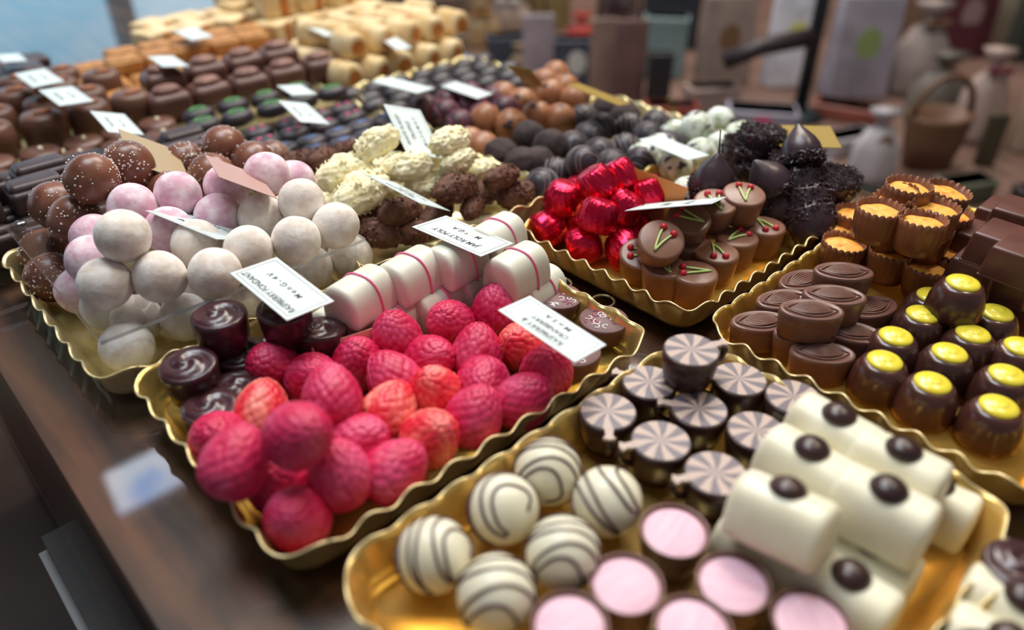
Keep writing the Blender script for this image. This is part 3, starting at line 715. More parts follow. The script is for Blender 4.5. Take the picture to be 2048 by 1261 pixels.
# --- tray E balls: below the sheet (B) or on it (U)
E_ = [(243, 478, 107, 'w', 'U'), (215, 567, 105, 'w', 'U'), (319, 554, 100, 'w', 'U'), (430, 547, 100, 'w', 'U'), (392, 488, 97, 'w', 'U'), (503, 500, 93, 'w', 'U'), (510, 434, 92, 'w', 'U'), (603, 403, 93, 'w', 'U'), (670, 452, 84, 'w', 'U'), (588, 482, 87, 'w', 'U'),
      (623, 541, 84, 'w', 'B'), (686, 517, 84, 'w', 'B'), (260, 682, 112, 'w', 'B'), (345, 636, 105, 'w', 'B'), (237, 622, 100, 'w', 'B'), (493, 605, 95, 'w', 'B'), (430, 640, 95, 'w', 'B'), (560, 575, 90, 'w', 'B'), (160, 582, 95, 'p', 'B'),
      (269, 424, 95, 'p', 'U'), (366, 398, 92, 'p', 'U'), (453, 377, 89, 'p', 'U'), (545, 352, 88, 'p', 'U'), (578, 368, 85, 'p', 'U'), (187, 471, 92, 'p', 'U'), (185, 515, 95, 'p', 'U'), (438, 430, 86, 'p', 'U'), (332, 460, 92, 'p', 'U'), (640, 470, 84, 'w', 'B'), (400, 590, 90, 'w', 'B'), (300, 640, 90, 'w', 'B')]
M_ = [(180, 366, 104, 'U'), (272, 342, 98, 'U'), (165, 447, 100, 'U'), (112, 412, 90, 'U'), (446, 305, 88, 'U'), (383, 325, 82, 'U'), (500, 325, 82, 'U'), (330, 392, 85, 'U'), (425, 352, 80, 'U'), (92, 505, 95, 'B'), (118, 548, 95, 'B'), (172, 520, 90, 'B'), (545, 320, 80, 'B'), (235, 400, 85, 'B')]
pos = []; rad = []; zm = []
for e in E_: 
    z = zdia(e[0], e[1], e[2], .0284, .0502, .076) if e[4] == 'U' else .0186
    pos.append(G(e[0], e[1], z)); rad.append(.0141); zm.append(.0502 if e[4] == 'U' else .0186)
for e in M_:
    z = zdia(e[0], e[1], e[2], .0310, .052, .078) if e[3] == 'U' else .0188
    pos.append(G(e[0], e[1], z)); rad.append(.0150); zm.append(.0517 if e[3] == 'U' else .0188)
up = [i for i in range(len(pos)) if zm[i] > .03]; lo = [i for i in range(len(pos)) if zm[i] < .03]
for S in (up, lo):
    q = settle([pos[i] for i in S], [rad[i] for i in S], [zm[i] for i in S], spring=.5)
    for i, p in zip(S, q): pos[i] = p
for i in lo: pos[i].z = min(pos[i].z, .0192)
it = []
for k, e in enumerate(E_):
    K = K_dw[k % 3] if e[3] == 'w' else K_dp[k % 2]; o = K.get(); o.location = pos[k]; o.rotation_euler = rrot()
    it.append((o, '%s sugar-dusted ball %s the clear sheet' % ('white' if e[3] == 'w' else 'pink', 'above' if e[4] == 'U' else 'beneath')))
autolabel(it, [("tray's front corner", (240, 700)), ('thin CHAMPAGNE card', (410, 450)), ('white flaked truffles', (680, 420))], 'chocolate', 'sugar dusted truffle balls')
it = []
for k, e in enumerate(M_):
    o = K_milk[k % 2].get(); o.location = pos[len(E_)+k]; o.rotation_euler = (rrot(.7) if k not in (0,) else Euler((2.2, .2, .4)))
    it.append((o, 'brown truffle ball with sugar grains'))
autolabel(it, [('the beige card back', (310, 310)), ('the rosy card back', (470, 340)), ('the clear sheet corner', (60, 480))], 'chocolate', 'milk truffle balls')
# --- flaked truffles
it = []
def flake(L, kinds, desc, sc0=1.):
    for i, (px, py, z, a, s) in enumerate(L):
        o = kinds[i % len(kinds)].get(); o.location = G(px, py, z); o.rotation_euler = (random.uniform(-1, 1), random.uniform(-.12, .12), math.radians(a)); o.scale = (s, s, s); it.append((o, desc))
flake([(755, 285, .060, 10, .95), (900, 283, .056, 12, .95), (690, 346, .046, 10, 1.15), (815, 334, .046, -10, .95), (916, 322, .044, 15, .85), (722, 386, .040, 15, 1.25), (858, 368, .030, 0, .95), (960, 340, .022, 20, .8), (775, 330, .030, 0, .9), (655, 400, .018, 10, .9), (800, 385, .018, 0, .9)], K_wf, 'white flaked truffle finger')
autolabel(it, [('the WHITE FLAKED TRUFFLE card', (828, 265)), ('the pale dusted balls', (640, 400))], 'chocolate', 'flaked truffles')
it = []
flake([(911, 378, .034, 2, 1.05), (1003, 355, .034, 2, .9), (1034, 390, .018, 8, 1.05), (946, 415, .019, 30, .8), (800, 424, .030, 0, .95), (752, 466, .020, -62, 1.0), (832, 466, .016, -10, .85), (872, 432, .015, 10, .9), (742, 420, .016, 0, .8), (605, 322, .03, 0, .9), (648, 318, .03, 20, .9), (690, 302, .03, 10, .8), (975, 385, .014, 0, .9)], K_bf, 'brown flaked truffle finger')
autolabel(it, [('the JAM ROLY POLY card', (925, 450)), ('the red foil chocolates', (1080, 390)), ('the white flaked truffles', (680, 340))], 'chocolate', 'brown flaked truffles')
# --- tray C
F_ = [(1126, 397, .034), (1098, 455, .0155), (1192, 366, .048), (1237, 352, .046), (1197, 432, .036), (1295, 388, .036), (1172, 487, .0155), (1248, 497, .016), (1252, 428, .030), (1312, 428, .018), (1150, 430, .016), (1262, 460, .016), (1165, 380, .016), (1215, 400, .016), (1330, 400, .020)]
pos = [G(a, b, z) for a, b, z in F_]; pos = settle(pos, [.0122]*len(pos), [.0145]*len(pos)); it = []
rots = [(.15, .05, 0), (1.3, .5, 1.2), (-.5, -.35, 0), (-.4, .5, 1), (.3, -.2, 2), (.35, .2, 3), (1.1, .5, .4), (.7, .9, 2), (.5, 0, 1), (0, .6, 2), (.2, 0, 1), (.5, .2, 2), (0, .2, 1), (.1, 0, 3), (.4, .2, 0)]
for i, p in enumerate(pos):
    o = K_foil[i % 3].get(); R = Euler(rots[i]); o.location = p-R.to_matrix()@Vector((0, 0, .011)); o.rotation_euler = R; it.append((o, 'red foil-wrapped chocolate'))
autolabel(it, [('the orange card', (1310, 360)), ("the tray's scalloped corner", (1060, 440)), ('the cherry-iced chocolates', (1290, 500))], 'chocolate', 'red foil chocolates')
it = []
for (px, py, z, rz, tl) in [(1324, 478, .043, .2, (.40, -.38)), (1379, 434, .042, 1.9, (.25, -.22)), (1432, 402, .044, 1.0, (.15, -.15)), (1489, 386, .047, .7, (.12, -.1)), (1529, 450, .0245, -1.9, (0, 0)), (1474, 472, .0245, .0, (0, 0)), (1434, 503, .0245, -2.2, (0, 0)), (1390, 543, .0245, 2.4, (0, 0)), (1284, 506, .0245, 2.4, (.2, -.2)), (1330, 530, .0245, 1, (0, 0)), (1380, 480, .0245, 0, (0, 0))]:
    o = put(K_cherry, px, py, z, .0204, rz, tl); it.append((o, 'milk chocolate with iced cherry pair'))
autolabel(it, [('the thin white card', (1400, 405)), ("the tray's lowest corner", (1380, 590)), ('the dark vermicelli chocolates', (1570, 430))], 'chocolate', 'cherry iced chocolates')
it = []
for k, (px, py, d) in enumerate([(1288, 318, 62), (1350, 337, 62), (1394, 256, 66), (1438, 244, 55), (1438, 294, 55), (1481, 275, 52), (1350, 272, 52), (1377, 390, 56), (1400, 310, 50), (1320, 300, 50)]):
    o = K_marb[k % 2].get(); o.location = G(px, py, zdia(px, py, d, .0280, .0175, .075)); o.rotation_euler = rrot(.8); it.append((o, 'pale marbled truffle ball'))
autolabel(it, [('the bright blank card', (1350, 300)), ('the upright stem', (1420, 275))], 'chocolate', 'marbled truffle balls')
it = []
for (K, px, py, z, rot, dsc) in [(K_verms, 1430, 345, .050, (.05, .0, 0), 'dark cherry chocolate with upright stem'), (K_vermcup, 1423, 385, .030, (0, 0, 0), 'dark vermicelli-topped cup'), (K_verm, 1530, 352, .046, (-.5, -.5, 0), 'pointed dark dome with vermicelli base'), (K_verm, 1600, 288, .062, (-.5, .35, 0), 'pointed dark dome with vermicelli base'),
                          (K_vermcup, 1521, 283, .050, (0, .1, 0), 'dark vermicelli-topped cup'), (K_vermcup, 1485, 308, .040, (.2, 0, 1), 'dark vermicelli-topped cup'), (K_vermcup, 1668, 372, .036, (.1, -.05, 0), 'dark vermicelli-topped cup'), (K_vermcup, 1598, 372, .036, (-.6, .5, 0), 'dark vermicelli-topped cup'),
                          (K_verm, 1572, 428, .022, (1.9, -.3, .4), 'pointed dark dome with vermicelli base'), (K_vermcup, 1616, 410, .030, (-.5, .6, 0), 'dark vermicelli-topped cup'), (K_vermcup, 1585, 335, .040, (0, 0, 0), 'dark vermicelli-topped cup'),
                          (K_vermcup, 1622, 445, .022, (-.7, .5, 0), 'dark vermicelli-topped cup'), (K_vermcup, 1500, 340, .030, (0, 0, 0), 'dark vermicelli-topped cup'), (K_vermcup, 1560, 390, .028, (0, 0, 0), 'dark vermicelli-topped cup')]:
    o = put(K, px, py, z, .013, rot[2], rot[:2], 1.12 if K is K_vermcup else 1.); it.append((o, dsc))
autolabel(it, [('the marbled balls', (1430, 300)), ('the olive card', (1650, 280)), ('the cherry-iced chocolates', (1520, 430))], 'chocolate', 'dark vermicelli chocolates')
# --- tray D
it = []
for (px, py, z, rz) in [(1688, 541, .038, -.05), (1670, 588, .038, -.15), (1624, 618, .038, -.1), (1606, 558, .0205, .5), (1567, 597, .0205, .3), (1522, 641, .0205, .1), (1646, 703, .0205, -.1), (1705, 662, .0205, -.3), (1744, 612, .0205, .4), (1610, 665, .0205, 0)]:
    o = put(K_leaf, px, py, z, .0166, rz-.75, (0, 0)); it.append((o, 'oval milk chocolate with leaf relief'))
autolabel(it, [("the tray's scalloped front", (1560, 690)), ('the orange-filled cups', (1720, 520))], 'chocolate', 'leaf relief ovals')
it = []
for (px, py, z, tl) in [(1818, 374, .066, (0, 0)), (1897, 384, .060, (.15, .05)), (1790, 396, .060, (-.3, -.3)), (1761, 420, .062, (0, 0)), (1872, 418, .060, (0, 0)), (1845, 442, .062, (-.05, .05)), (1695, 456, .0245, (0, 0)), (1688, 488, .0245, (.05, 0)), (1783, 505, .0245, (0, 0)), (1857, 537, .0245, (-.08, .05)), (1936, 448, .028, (0, 0)), (1916, 472, .0245, (0, 0)), (1892, 502, .0245, (0, 0)), (1712, 428, .030, (0, 0)), (1815, 475, .0245, (0, 0)), (1745, 470, .0245, (0, 0)),
                        (1780, 440, .042, (0, 0)), (1860, 460, .042, (0, 0)), (1830, 410, .042, (0, 0)), (1900, 430, .040, (0, 0))]:
    o = put(K_or, px, py, z, .0195, random.random()*3, tl); it.append((o, 'crimped brown cup with orange filling'))
autolabel(it, [('the leaf ovals', (1690, 500)), ('the yellow-dotted domes', (1880, 540)), ('the top of their heap', (1820, 350))], 'chocolate', 'orange filled cups')
it = []
for (px, py, z) in [(1928, 562, .046), (1867, 588, .0265), (1847, 625, .0265), (1793, 669, .0265), (1771, 718, .0265), (1995, 622, .0265), (1948, 664, .0265), (1901, 702, .0265), (1867, 762, .0265), (2046, 690, .0265), (2017, 746, .0265), (2000, 809, .0265)]:
    o = put(K_yel, px, py, z, .0215, random.random()*3, (0, 0)); it.append((o, 'dark dome chocolate with yellow dot'))
autolabel(it, [('the leaf ovals', (1750, 700)), ("the tray's lower rim", (1960, 880)), ('the square brown blocks', (1990, 560))], 'chocolate', 'yellow dotted domes')
it = []
for (px, py, z, rz) in [(2012, 462, .058, 0), (2045, 412, .058, .05), (1966, 512, .040, 0), (2036, 530, .040, 0), (1968, 460, .036, .1), (1990, 560, .022, 0), (2045, 580, .022, 0), (2010, 412, .040, 0), (2050, 490, .058, 0)]:
    o = put(K_block, px, py, z, .019, rz, (0, 0)); it.append((o, 'square brown moulded chocolate'))
autolabel(it, [('the topmost yellow-dotted dome', (1930, 560))], 'chocolate', 'square brown blocks')
# --- tray B
it = []
for k, (px, py, d, rot) in enumerate([(868, 1112, 165, (.5, .5, 2.2)), (1007, 1019, 152, (.1, .9, 1.5)), (1096, 945, 145, (.6, .2, .7)), (1215, 1004, 150, (.8, .6, 2.7)), (1126, 1108, 155, (.5, .1, .8)), (992, 1190, 172, (.5, 0, .9))]):
    o = K_str[k % 2].get(); o.location = G(px, py, .0200); o.rotation_euler = rot; it.append((o, 'white truffle ball with dark drizzle lines'))
autolabel(it, [('the pinwheel teacups', (1230, 900)), ("the tray's empty corner", (740, 1200))], 'chocolate', 'drizzled white balls')
it = []
hdir = [1.9, 2.2, 2.3, 2.2, -1.9, 2.5, -1.0, -1.6, 2.5]
for (px, py, z), hd in zip([(1383, 699, .043), (1299, 764, .0243), (1479, 757, .0243), (1398, 817, .0243), (1216, 822, .0243), (1322, 881, .0243), (1588, 794, .0243), (1514, 861, .0243), (1432, 946, .0243)], [-.4, 1.9, 2.3, 2.1, 3.9, 2.6, 5.2, 4.1, 2.6]):
    o = put(K_tea, px, py, z, .0203, hd, (0, 0)); it.append((o, 'dark teacup-shaped chocolate with pinwheel top'))
autolabel(it, [("the tray's back corner", (1340, 690)), ('the drizzled white balls', (1180, 900)), ('the buttoned white loaves', (1540, 900))], 'chocolate', 'pinwheel teacup chocolates')
it = []
for (px, py) in [(1349, 1063), (1253, 1169), (1467, 1167), (1140, 1250), (1386, 1258), (1622, 1245)]:
    o = put(K_pink, px, py, .0215, .0175, random.random()*3, (0, 0)); it.append((o, 'brown cup chocolate with pale pink top'))
autolabel(it, [('the drizzled white balls', (1200, 1050)), ('the white loaves', (1600, 1150))], 'chocolate', 'pink topped cups')
it = []
for (px, py, z, rz, tl) in [(1672, 850, .040, -1.60, 0), (1800, 920, .040, -1.50, 0), (1618, 918, .040, -1.60, 0), (1570, 1005, .043, -1.50, 1), (1770, 1000, .041, -1.48, 0), (1530, 1085, .016, -1.50, 0), (1740, 1105, .016, -1.5, 0), (1695, 1170, .020, -1.55, 0), (1865, 985, .016, -1.5, 0), (1640, 965, .015, -1.5, 0), (1560, 900, .015, -1.6, 0)]:
    o = put(K_log, px, py, z, .0175, rz, (-.14, .26) if tl else (0, 0)); it.append((o, 'white loaf chocolate with dark button'))
autolabel(it, [('the pinwheel teacups', (1560, 820)), ('the pink-topped cups', (1520, 1130)), ("the tray's scalloped end", (1940, 980))], 'chocolate', 'buttoned white loaves')
it = []
for (px, py) in [(2040, 1215), (2010, 1300), (2090, 1160)]:
    o = put(K_log, px, py, .02, .0175, -1.5); it.append((o, 'white loaf chocolate'))
for (px, py) in [(2050, 1135), (1990, 1330)]:
    o = put(K_swirl[0], px, py, .0265, .02); it.append((o, 'dark dome chocolate'))
autolabel(it, [('the rim of the cut-off tray', (2048, 1261))], 'chocolate', 'chocolates in the cut-off tray')
# --- nut-brown, dark and striped balls
it = []
for k, (px, py, d) in enumerate([(1007, 195, 57), (971, 241, 55), (1023, 251, 60), (1074, 235, 52), (1045, 208, 50), (1111, 152, 42), (1103, 190, 44), (1150, 201, 42), (1130, 178, 40), (1090, 168, 40), (940, 290, 46), (965, 300, 46), (1120, 240, 44)]):
    o = K_nut[k % 2].get(); o.location = G(px, py, zdia(px, py, d, .0304, .018, .085)); o.rotation_euler = rrot(.8); it.append((o, 'nut-brown truffle ball'))
autolabel(it, [('the upper olive card', (1055, 185)), ('the white flaked truffles', (930, 280))], 'chocolate', 'nut brown truffle balls')
it = []
for (px, py, d) in [(1058, 276, 55), (1100, 294, 62), (1003, 312, 50), (1045, 332, 50), (1075, 330, 50), (1215, 222, 40), (1250, 235, 42)]:
    o = K_dark.get(); o.location = G(px, py, zdia(px, py, d, .0300, .018, .07)); o.rotation_euler = rrot(); it.append((o, 'rough dark truffle ball'))
autolabel(it, [('the nut-brown balls', (1040, 250)), ('the lower olive card', (1190, 250))], 'chocolate', 'rough dark truffle balls')
it = []
pts = [(1160, 330, 70), (1118, 350, 68), (1200, 308, 58), (1152, 297, 55), (1245, 300, 52), (1182, 272, 48), (1290, 272, 48), (1310, 250, 44), (1230, 330, 58), (1265, 262, 46), (1170, 240, 44), (1205, 258, 45), (1330, 290, 46), (1085, 372, 60), (1275, 325, 52)]
pos = settle([G(a, b, zdia(a, b, d, .0270, .0165, .05)) for a, b, d in pts], [.0132]*len(pts), [.016]*len(pts))
for p in pos:
    o = K_dstr.get(); o.location = p; o.rotation_euler = rrot(.6); it.append((o, 'dark truffle ball with pale drizzle'))
autolabel(it, [('the red foil chocolates', (1140, 370)), ('the lower olive card', (1190, 250)), ('the bright blank card', (1300, 290))], 'chocolate', 'dark drizzled truffle balls')
# --- back rows, standing in rows along the counter
def rows(K, desc, marks, grp, x0, x1, dx, ys, z=.004, h=0, rz=0., jit=.0015, skip=(), sc=1.):
    it = []; Ks = K if isinstance(K, list) else [K]; n = 0
    for j, y in enumerate(ys):
        zz = z[j] if isinstance(z, (list, tuple)) else z; x = x0+(j % 2)*dx*.3
        while x < x1:
            n += 1
            if n not in skip:
                o = Ks[n % len(Ks)].get(); o.location = (x+random.uniform(-jit, jit), y+random.uniform(-jit, jit), zz); q_ = .35 if K in (K_noug, K_roll) else .08; o.rotation_euler = (0, 0, rz+random.uniform(-q_, q_)); o.scale = (sc,)*3; it.append((o, desc))
            x += dx
    autolabel(it, marks, 'chocolate', grp); return it
rows(K_bar, 'ribbed dark chocolate bar', [('the brown sugared truffles', (170, 340)), ('the dotted discs', (60, 300))], 'ribbed dark bars', .050, .225, .040, (.566, .594, .622, .650), .009, sc=1.22)
rows(K_bar, 'ribbed dark chocolate bar on top', [('the brown sugared truffles', (110, 380))], 'ribbed dark bars', .052, .12, .040, (.580, .608), .0285, sc=1.22)
rows(K_disc, 'milk disc with a cream dot', [('the counter edge', (0, 300)), ('the small slanted card', (235, 245))], 'cream dotted discs', .085, .235, .034, (.698, .730), .002, sc=1.2)
rows(K_alm, 'tall almond-topped milk chocolate', [('the counter edge', (0, 220)), ('the paired white cards', (110, 170))], 'almond topped chocolates', .108, .235, .040, (.775, .814, .854, .894), (.002, .002, .004, .004), sc=1.25)
rows(K_cube, 'dark cube chocolate', [('the pale glass', (110, 110))], 'dark cubes', .105, .20, .038, (.94, .975), .001, sc=1.2)
rows(K_oval['blue'], 'dark oval with blue brush mark', [('the brown sugared truffles', (480, 300)), ('the WHITE FLAKED TRUFFLE card', (760, 240))], 'blue marked ovals', .252, .40, .027, (.578, .601), .002, rz=.1)
rows(K_oval['pink'], 'dark oval with two pink dots', [('the brown sugared truffles', (430, 260)), ('the dark ovals', (720, 200))], 'pink dotted ovals', .252, .40, .0305, (.628, .653), .002, rz=.1)
rows(K_oval['green'], 'dark oval with a green ring', [('the dotted discs', (340, 240)), ('the small white card', (600, 180))], 'green ringed ovals', .254, .40, .034, (.684, .714), .010, rz=.1)
rows(K_waln, 'milk log topped with walnut', [('the almond-topped chocolates', (270, 200)), ('the cream rolls', (600, 140))], 'walnut topped logs', .255, .42, .041, (.758, .792), (.004, .014), sc=1.25)
rows(K_bis, 'toasted biscuit square', [('the walnut logs', (300, 170)), ('the nougat blocks', (480, 90))], 'toasted biscuits', .225, .43, .037, (.825, .857, .889, .921), (.002, .004, .006, .008))
rows(K_bis, 'toasted biscuit square stacked up', [('the nougat blocks', (480, 90))], 'toasted biscuits', .26, .44, .037, (.886, .918), (.018, .018))
rows(K_noug, 'cream block banded with caramel', [('the pale glass', (250, 90)), ('the cream rolls', (640, 60))], 'nougat blocks', .335, .46, .046, (.985, 1.03), (.001, .001), rz=.3)
rows(K_noug, 'tall cream block banded with caramel', [('the pale glass', (450, 40)), ('the cream rolls', (660, 60))], 'nougat blocks', .46, .61, .045, (.93, .972, 1.015, 1.058), (.001, .006, .01, .012), rz=.2)
rows(K_noug, 'cream block stacked on others', [('the pale glass', (450, 30)), ('the shop floor', (690, 20))], 'nougat blocks', .475, .60, .045, (.95, .995, 1.04), (.032, .037, .04), rz=.25)
rows(K_roll, 'cream roll with caramel end', [('the walnut logs', (600, 130)), ('the shop floor', (860, 90))], 'cream rolls', .435, .60, .035, (.735, .768, .801, .834), .002, rz=-1.35)
rows(K_roll, 'cream roll stacked on top', [('the walnut logs', (620, 90)), ('the shop floor', (850, 80))], 'cream rolls', .455, .60, .036, (.752, .786, .818), .027, rz=-1.2)
rows(K_dov, 'dark oval with a faint streak', [('the WHITE FLAKED TRUFFLE card', (800, 210)), ('the cream rolls', (700, 150)), ('the nut-brown balls', (980, 180))], 'streaked dark ovals', .412, .60, .030, (.598, .620, .642, .664, .686), .002)
rows(K_rst, 'dark ball with rose streaks', [('the WHITE FLAKED TRUFFLE card', (840, 220)), ('the nut-brown balls', (960, 210))], 'rose streaked balls', .425, .50, .0275, (.528, .556, .580), .017)

# ================================================================== NAME CARDS
CARDS = {
}
CARDS.update({
 'c1': [(0.1592, 0.3058, 0.0518), (0.1559, 0.3574, 0.0572), (0.1282, 0.3554, 0.0592), (0.1315, 0.3038, 0.0538)],
 'c2': [(0.276, 0.2969, 0.0452), (0.266, 0.3478, 0.0479), (0.2353, 0.3415, 0.0535), (0.2453, 0.2905, 0.0508)],
 'c3': [(0.2382, 0.1903, 0.047), (0.2369, 0.2421, 0.0512), (0.2141, 0.2414, 0.053), (0.2153, 0.1896, 0.0488)],
 'c4': [(0.3397, 0.4429, 0.0353), (0.3527, 0.4877, 0.0582), (0.3216, 0.4909, 0.0696), (0.3086, 0.4461, 0.0466)],
 'c5': [(0.2776, 0.3582, 0.0432), (0.2713, 0.4096, 0.048), (0.2446, 0.4048, 0.0642), (0.2509, 0.3534, 0.0594)],
 'c6': [(0.1685, 0.4043, 0.0444), (0.1495, 0.4523, 0.0509), (0.1188, 0.4377, 0.0686), (0.1378, 0.3898, 0.0621)],
 'c7': [(0.1783, 0.5263, 0.0372), (0.1902, 0.5765, 0.0436), (0.156, 0.5815, 0.0676), (0.1442, 0.5313, 0.0611)],
 'c8': [(0.2065, 0.454, 0.0415), (0.2191, 0.5044, 0.0378), (0.1876, 0.5138, 0.0598), (0.175, 0.4635, 0.0635)],
 'c9': [(0.1868, 0.6311, 0.0407), (0.1911, 0.6829, 0.0429), (0.1665, 0.6846, 0.0512), (0.1622, 0.6328, 0.049)],
 'c10': [(0.1803, 0.796, 0.0465), (0.1788, 0.848, 0.0474), (0.1523, 0.8473, 0.0475), (0.1537, 0.7953, 0.0467)],
 'c11': [(0.1825, 0.7278, 0.0447), (0.1814, 0.7798, 0.0459), (0.1541, 0.7792, 0.0482), (0.1552, 0.7272, 0.0471)],
 'c12': [(0.2865, 0.7714, 0.0442), (0.292, 0.8231, 0.0423), (0.2681, 0.8258, 0.0459), (0.2625, 0.7742, 0.0478)],
 'c13': [(0.3524, 0.8582, 0.044), (0.3542, 0.9101, 0.0443), (0.3298, 0.911, 0.0443), (0.328, 0.859, 0.044)],
 'c14': [(0.3333, 0.6126, 0.0449), (0.3449, 0.663, 0.0391), (0.3238, 0.6681, 0.0414), (0.3122, 0.6178, 0.0472)],
 'c15': [(0.3071, 0.5506, 0.0411), (0.3157, 0.6019, 0.0437), (0.2921, 0.6055, 0.0505), (0.2835, 0.5543, 0.0479)],
 'c16': [(0.4314, 0.5709, 0.0384), (0.4162, 0.6206, 0.0408), (0.3898, 0.6124, 0.0438), (0.4051, 0.5627, 0.0415)],
 'c17': [(0.4699, 0.5336, 0.0337), (0.4685, 0.5856, 0.0334), (0.4496, 0.5851, 0.0329), (0.451, 0.5331, 0.0333)],
 'c18': [(0.4667, 0.775, 0.0426), (0.4676, 0.8269, 0.045), (0.4428, 0.8273, 0.0467), (0.4418, 0.7754, 0.0443)],
 'c19': [(0.4183, 0.2786, 0.0325), (0.3802, 0.2539, 0.0635), (0.3616, 0.2942, 0.0728), (0.3996, 0.3189, 0.0417)],
 'c20': [(0.3701, 0.2258, 0.0653), (0.4184, 0.2448, 0.0473), (0.3952, 0.2908, 0.0336), (0.3468, 0.2717, 0.0517)],
 'c21': [(0.4869, 0.3056, 0.0381), (0.4925, 0.3573, 0.0378), (0.4687, 0.3599, 0.04), (0.4631, 0.3082, 0.0402)],
 'c22': [(0.5262, 0.4154, 0.0113), (0.513, 0.4649, 0.0201), (0.486, 0.4566, 0.0266), (0.4992, 0.407, 0.0178)],
 'c23': [(0.5054, 0.5006, 0.0269), (0.4669, 0.4815, 0.0561), (0.4583, 0.5006, 0.0572), (0.4968, 0.5197, 0.0281)],
 'c24': [(0.5293, 0.2255, 0.0562), (0.5739, 0.2575, 0.0521), (0.549, 0.2919, 0.05), (0.5045, 0.2599, 0.0541)],
 'c25': [(0.1767, 0.8973, 0.0444), (0.1809, 0.949, 0.0401), (0.1597, 0.9509, 0.0422), (0.1555, 0.8992, 0.0464)],
 'c26': [(0.1414, 0.3055, 0.0224), (0.1283, 0.268, 0.0604), (0.1593, 0.258, 0.0612), (0.1724, 0.2956, 0.0233)],
 'c27': [(0.4984, 0.6953, 0.0375), (0.5093, 0.7462, 0.0397), (0.4913, 0.75, 0.0403), (0.4805, 0.6991, 0.0381)]})
for k, a, b, za, zb in (('c19', (1232, 324), (1366, 374), .066, .058), ('c26', (636, 694), (770, 650), .042, .044)):
    A_, B_ = G(*a, za), G(*b, zb); dn = Vector((-.006, -.004, -.032)); CARDS[k] = [A_+dn, B_+dn, B_, A_]
for k, q in (('c7', .92), ('c8', .89), ('c19', 1.05), ('c26', 1.07)):
    O_ = Vector((0, 0, CH)); CARDS[k] = [O_+(Vector(p)-O_)*q for p in CARDS[k]]
def text_mesh(s, size, shear=.12, bold=.0):
    cu = bpy.data.curves.new('t', 'FONT'); cu.body = s; cu.size = size; cu.shear = shear; cu.align_x = 'CENTER'; cu.align_y = 'CENTER'; cu.offset = bold; cu.resolution_u = 3
    o = bpy.data.objects.new('t', cu); COL.objects.link(o); dg = bpy.context.evaluated_depsgraph_get(); dg.update()
    me = bpy.data.meshes.new_from_object(o.evaluated_get(dg)); bpy.data.objects.remove(o); bpy.data.curves.remove(cu); return me
def card(key, label, m=card_w, lines=(), inkm=ink, border=True, lift=.0, serif=True):
    BL, BR, TR_, TL_ = [Vector(p) for p in CARDS[key]]
    c = (BL+BR+TR_+TL_)/4; x = (BR-BL); w_ = x.length; x.normalize(); y = (TL_-BL); h_ = (TL_-BL).length; z = x.cross(y).normalized(); y = z.cross(x)
    if z.dot(Vector((0, 0, CH))-c) < 0: x, z = -x, -z
    t = thing('name_card', label, 'card', 'name cards'); M = Matrix((x, y, z)).transposed().to_4x4(); M.translation = c+Vector((0, 0, lift)); t.matrix_world = M
    MB().add(*box(-w_/2, w_/2, -h_/2, h_/2, -.0004, 0)).build('card_sheet', m, t, False)
    if border:
        b = MB(); e = .0022; q = .00013
        for (x0, x1, y0, y1) in ((-w_/2+e, w_/2-e, -h_/2+e, -h_/2+e+q*2), (-w_/2+e, w_/2-e, h_/2-e-q*2, h_/2-e), (-w_/2+e, -w_/2+e+q*2, -h_/2+e, h_/2-e), (w_/2-e-q*2, w_/2-e, -h_/2+e, h_/2-e)): b.add(*box(x0, x1, y0, y1, 0, .00005))
        b.build('border_line', inkm, t, False)
    for (s, yy, sz, wid) in lines:
        me = text_mesh(s, 1., bold=.014); vs = np.zeros(len(me.vertices)*3); me.vertices.foreach_get('co', vs); vs = vs.reshape(-1, 3); ww = vs[:, 0].max()-vs[:, 0].min()
        sx = wid*w_/ww; vs[:, 0] *= sx; vs[:, 1] *= sz*h_; me.vertices.foreach_set('co', vs.ravel()); me.materials.append(inkm)
        o = bpy.data.objects.new('lettering', me); COL.objects.link(o); o.parent = t; o.location = (0, yy*h_, .0001)
    # clear pick down to the tray
    L = c.z-.004; inv = M.to_3x3().inverted(); dn = inv@Vector((0, 0, -1))
    MB().add(*tube([dn*.0006, dn*L], .0006, 6)).build('clear_pick', clearp, t)
    return t
card('c1', 'white card reading RASPBERRY FONDANT above the dark swirl chocolates', lines=[('RASPBERRY FONDANT', .27, .19, .86), ('M e n G - 4 V', -.08, .17, .55)])
card('c2', 'white card reading JAM ROLY POLY over the pink-striped loaves', lines=[('JAM ROLY POLY', .20, .20, .66), ('M n S G A', -.14, .18, .40)])
card('c3', 'white card reading RASPBERRY & CRANBERRY beside the swirl-printed discs', lines=[('RASPBERRY &', .27, .2, .52), ('CRANBERRY', .03, .2, .46), ('M n S A', -.24, .19, .32)])
card('c4', 'white card reading WHITE FLAKED TRUFFLE on the pale flaked truffles', lines=[('WHITE FLAKED', .29, .15, .62), ('TRUFFLE', .07, .15, .38), ('M n S G M A Y', -.17, .13, .60)])
card('c5', 'narrow white card lying between white and brown flaked truffles', lines=[('MILK FLAKED', .2, .15, .5), ('TRUFFLE', 0, .15, .3), ('M n S A Y', -.2, .13, .5)])
card('c6', 'cream card reading CHAMPAGNE TRUFFLE lying on sugar-dusted balls', lines=[('CHAMPAGNE', .22, .14, .42), ('TRUFFLE', .03, .14, .32), ('M n S E N A Y', -.2, .12, .62)])
card('c7', 'blank beige back of a card standing behind sugared brown truffles', card_b, border=False)
card('c8', 'blank rosy card back standing behind the pink dusted balls', card_p, border=False)
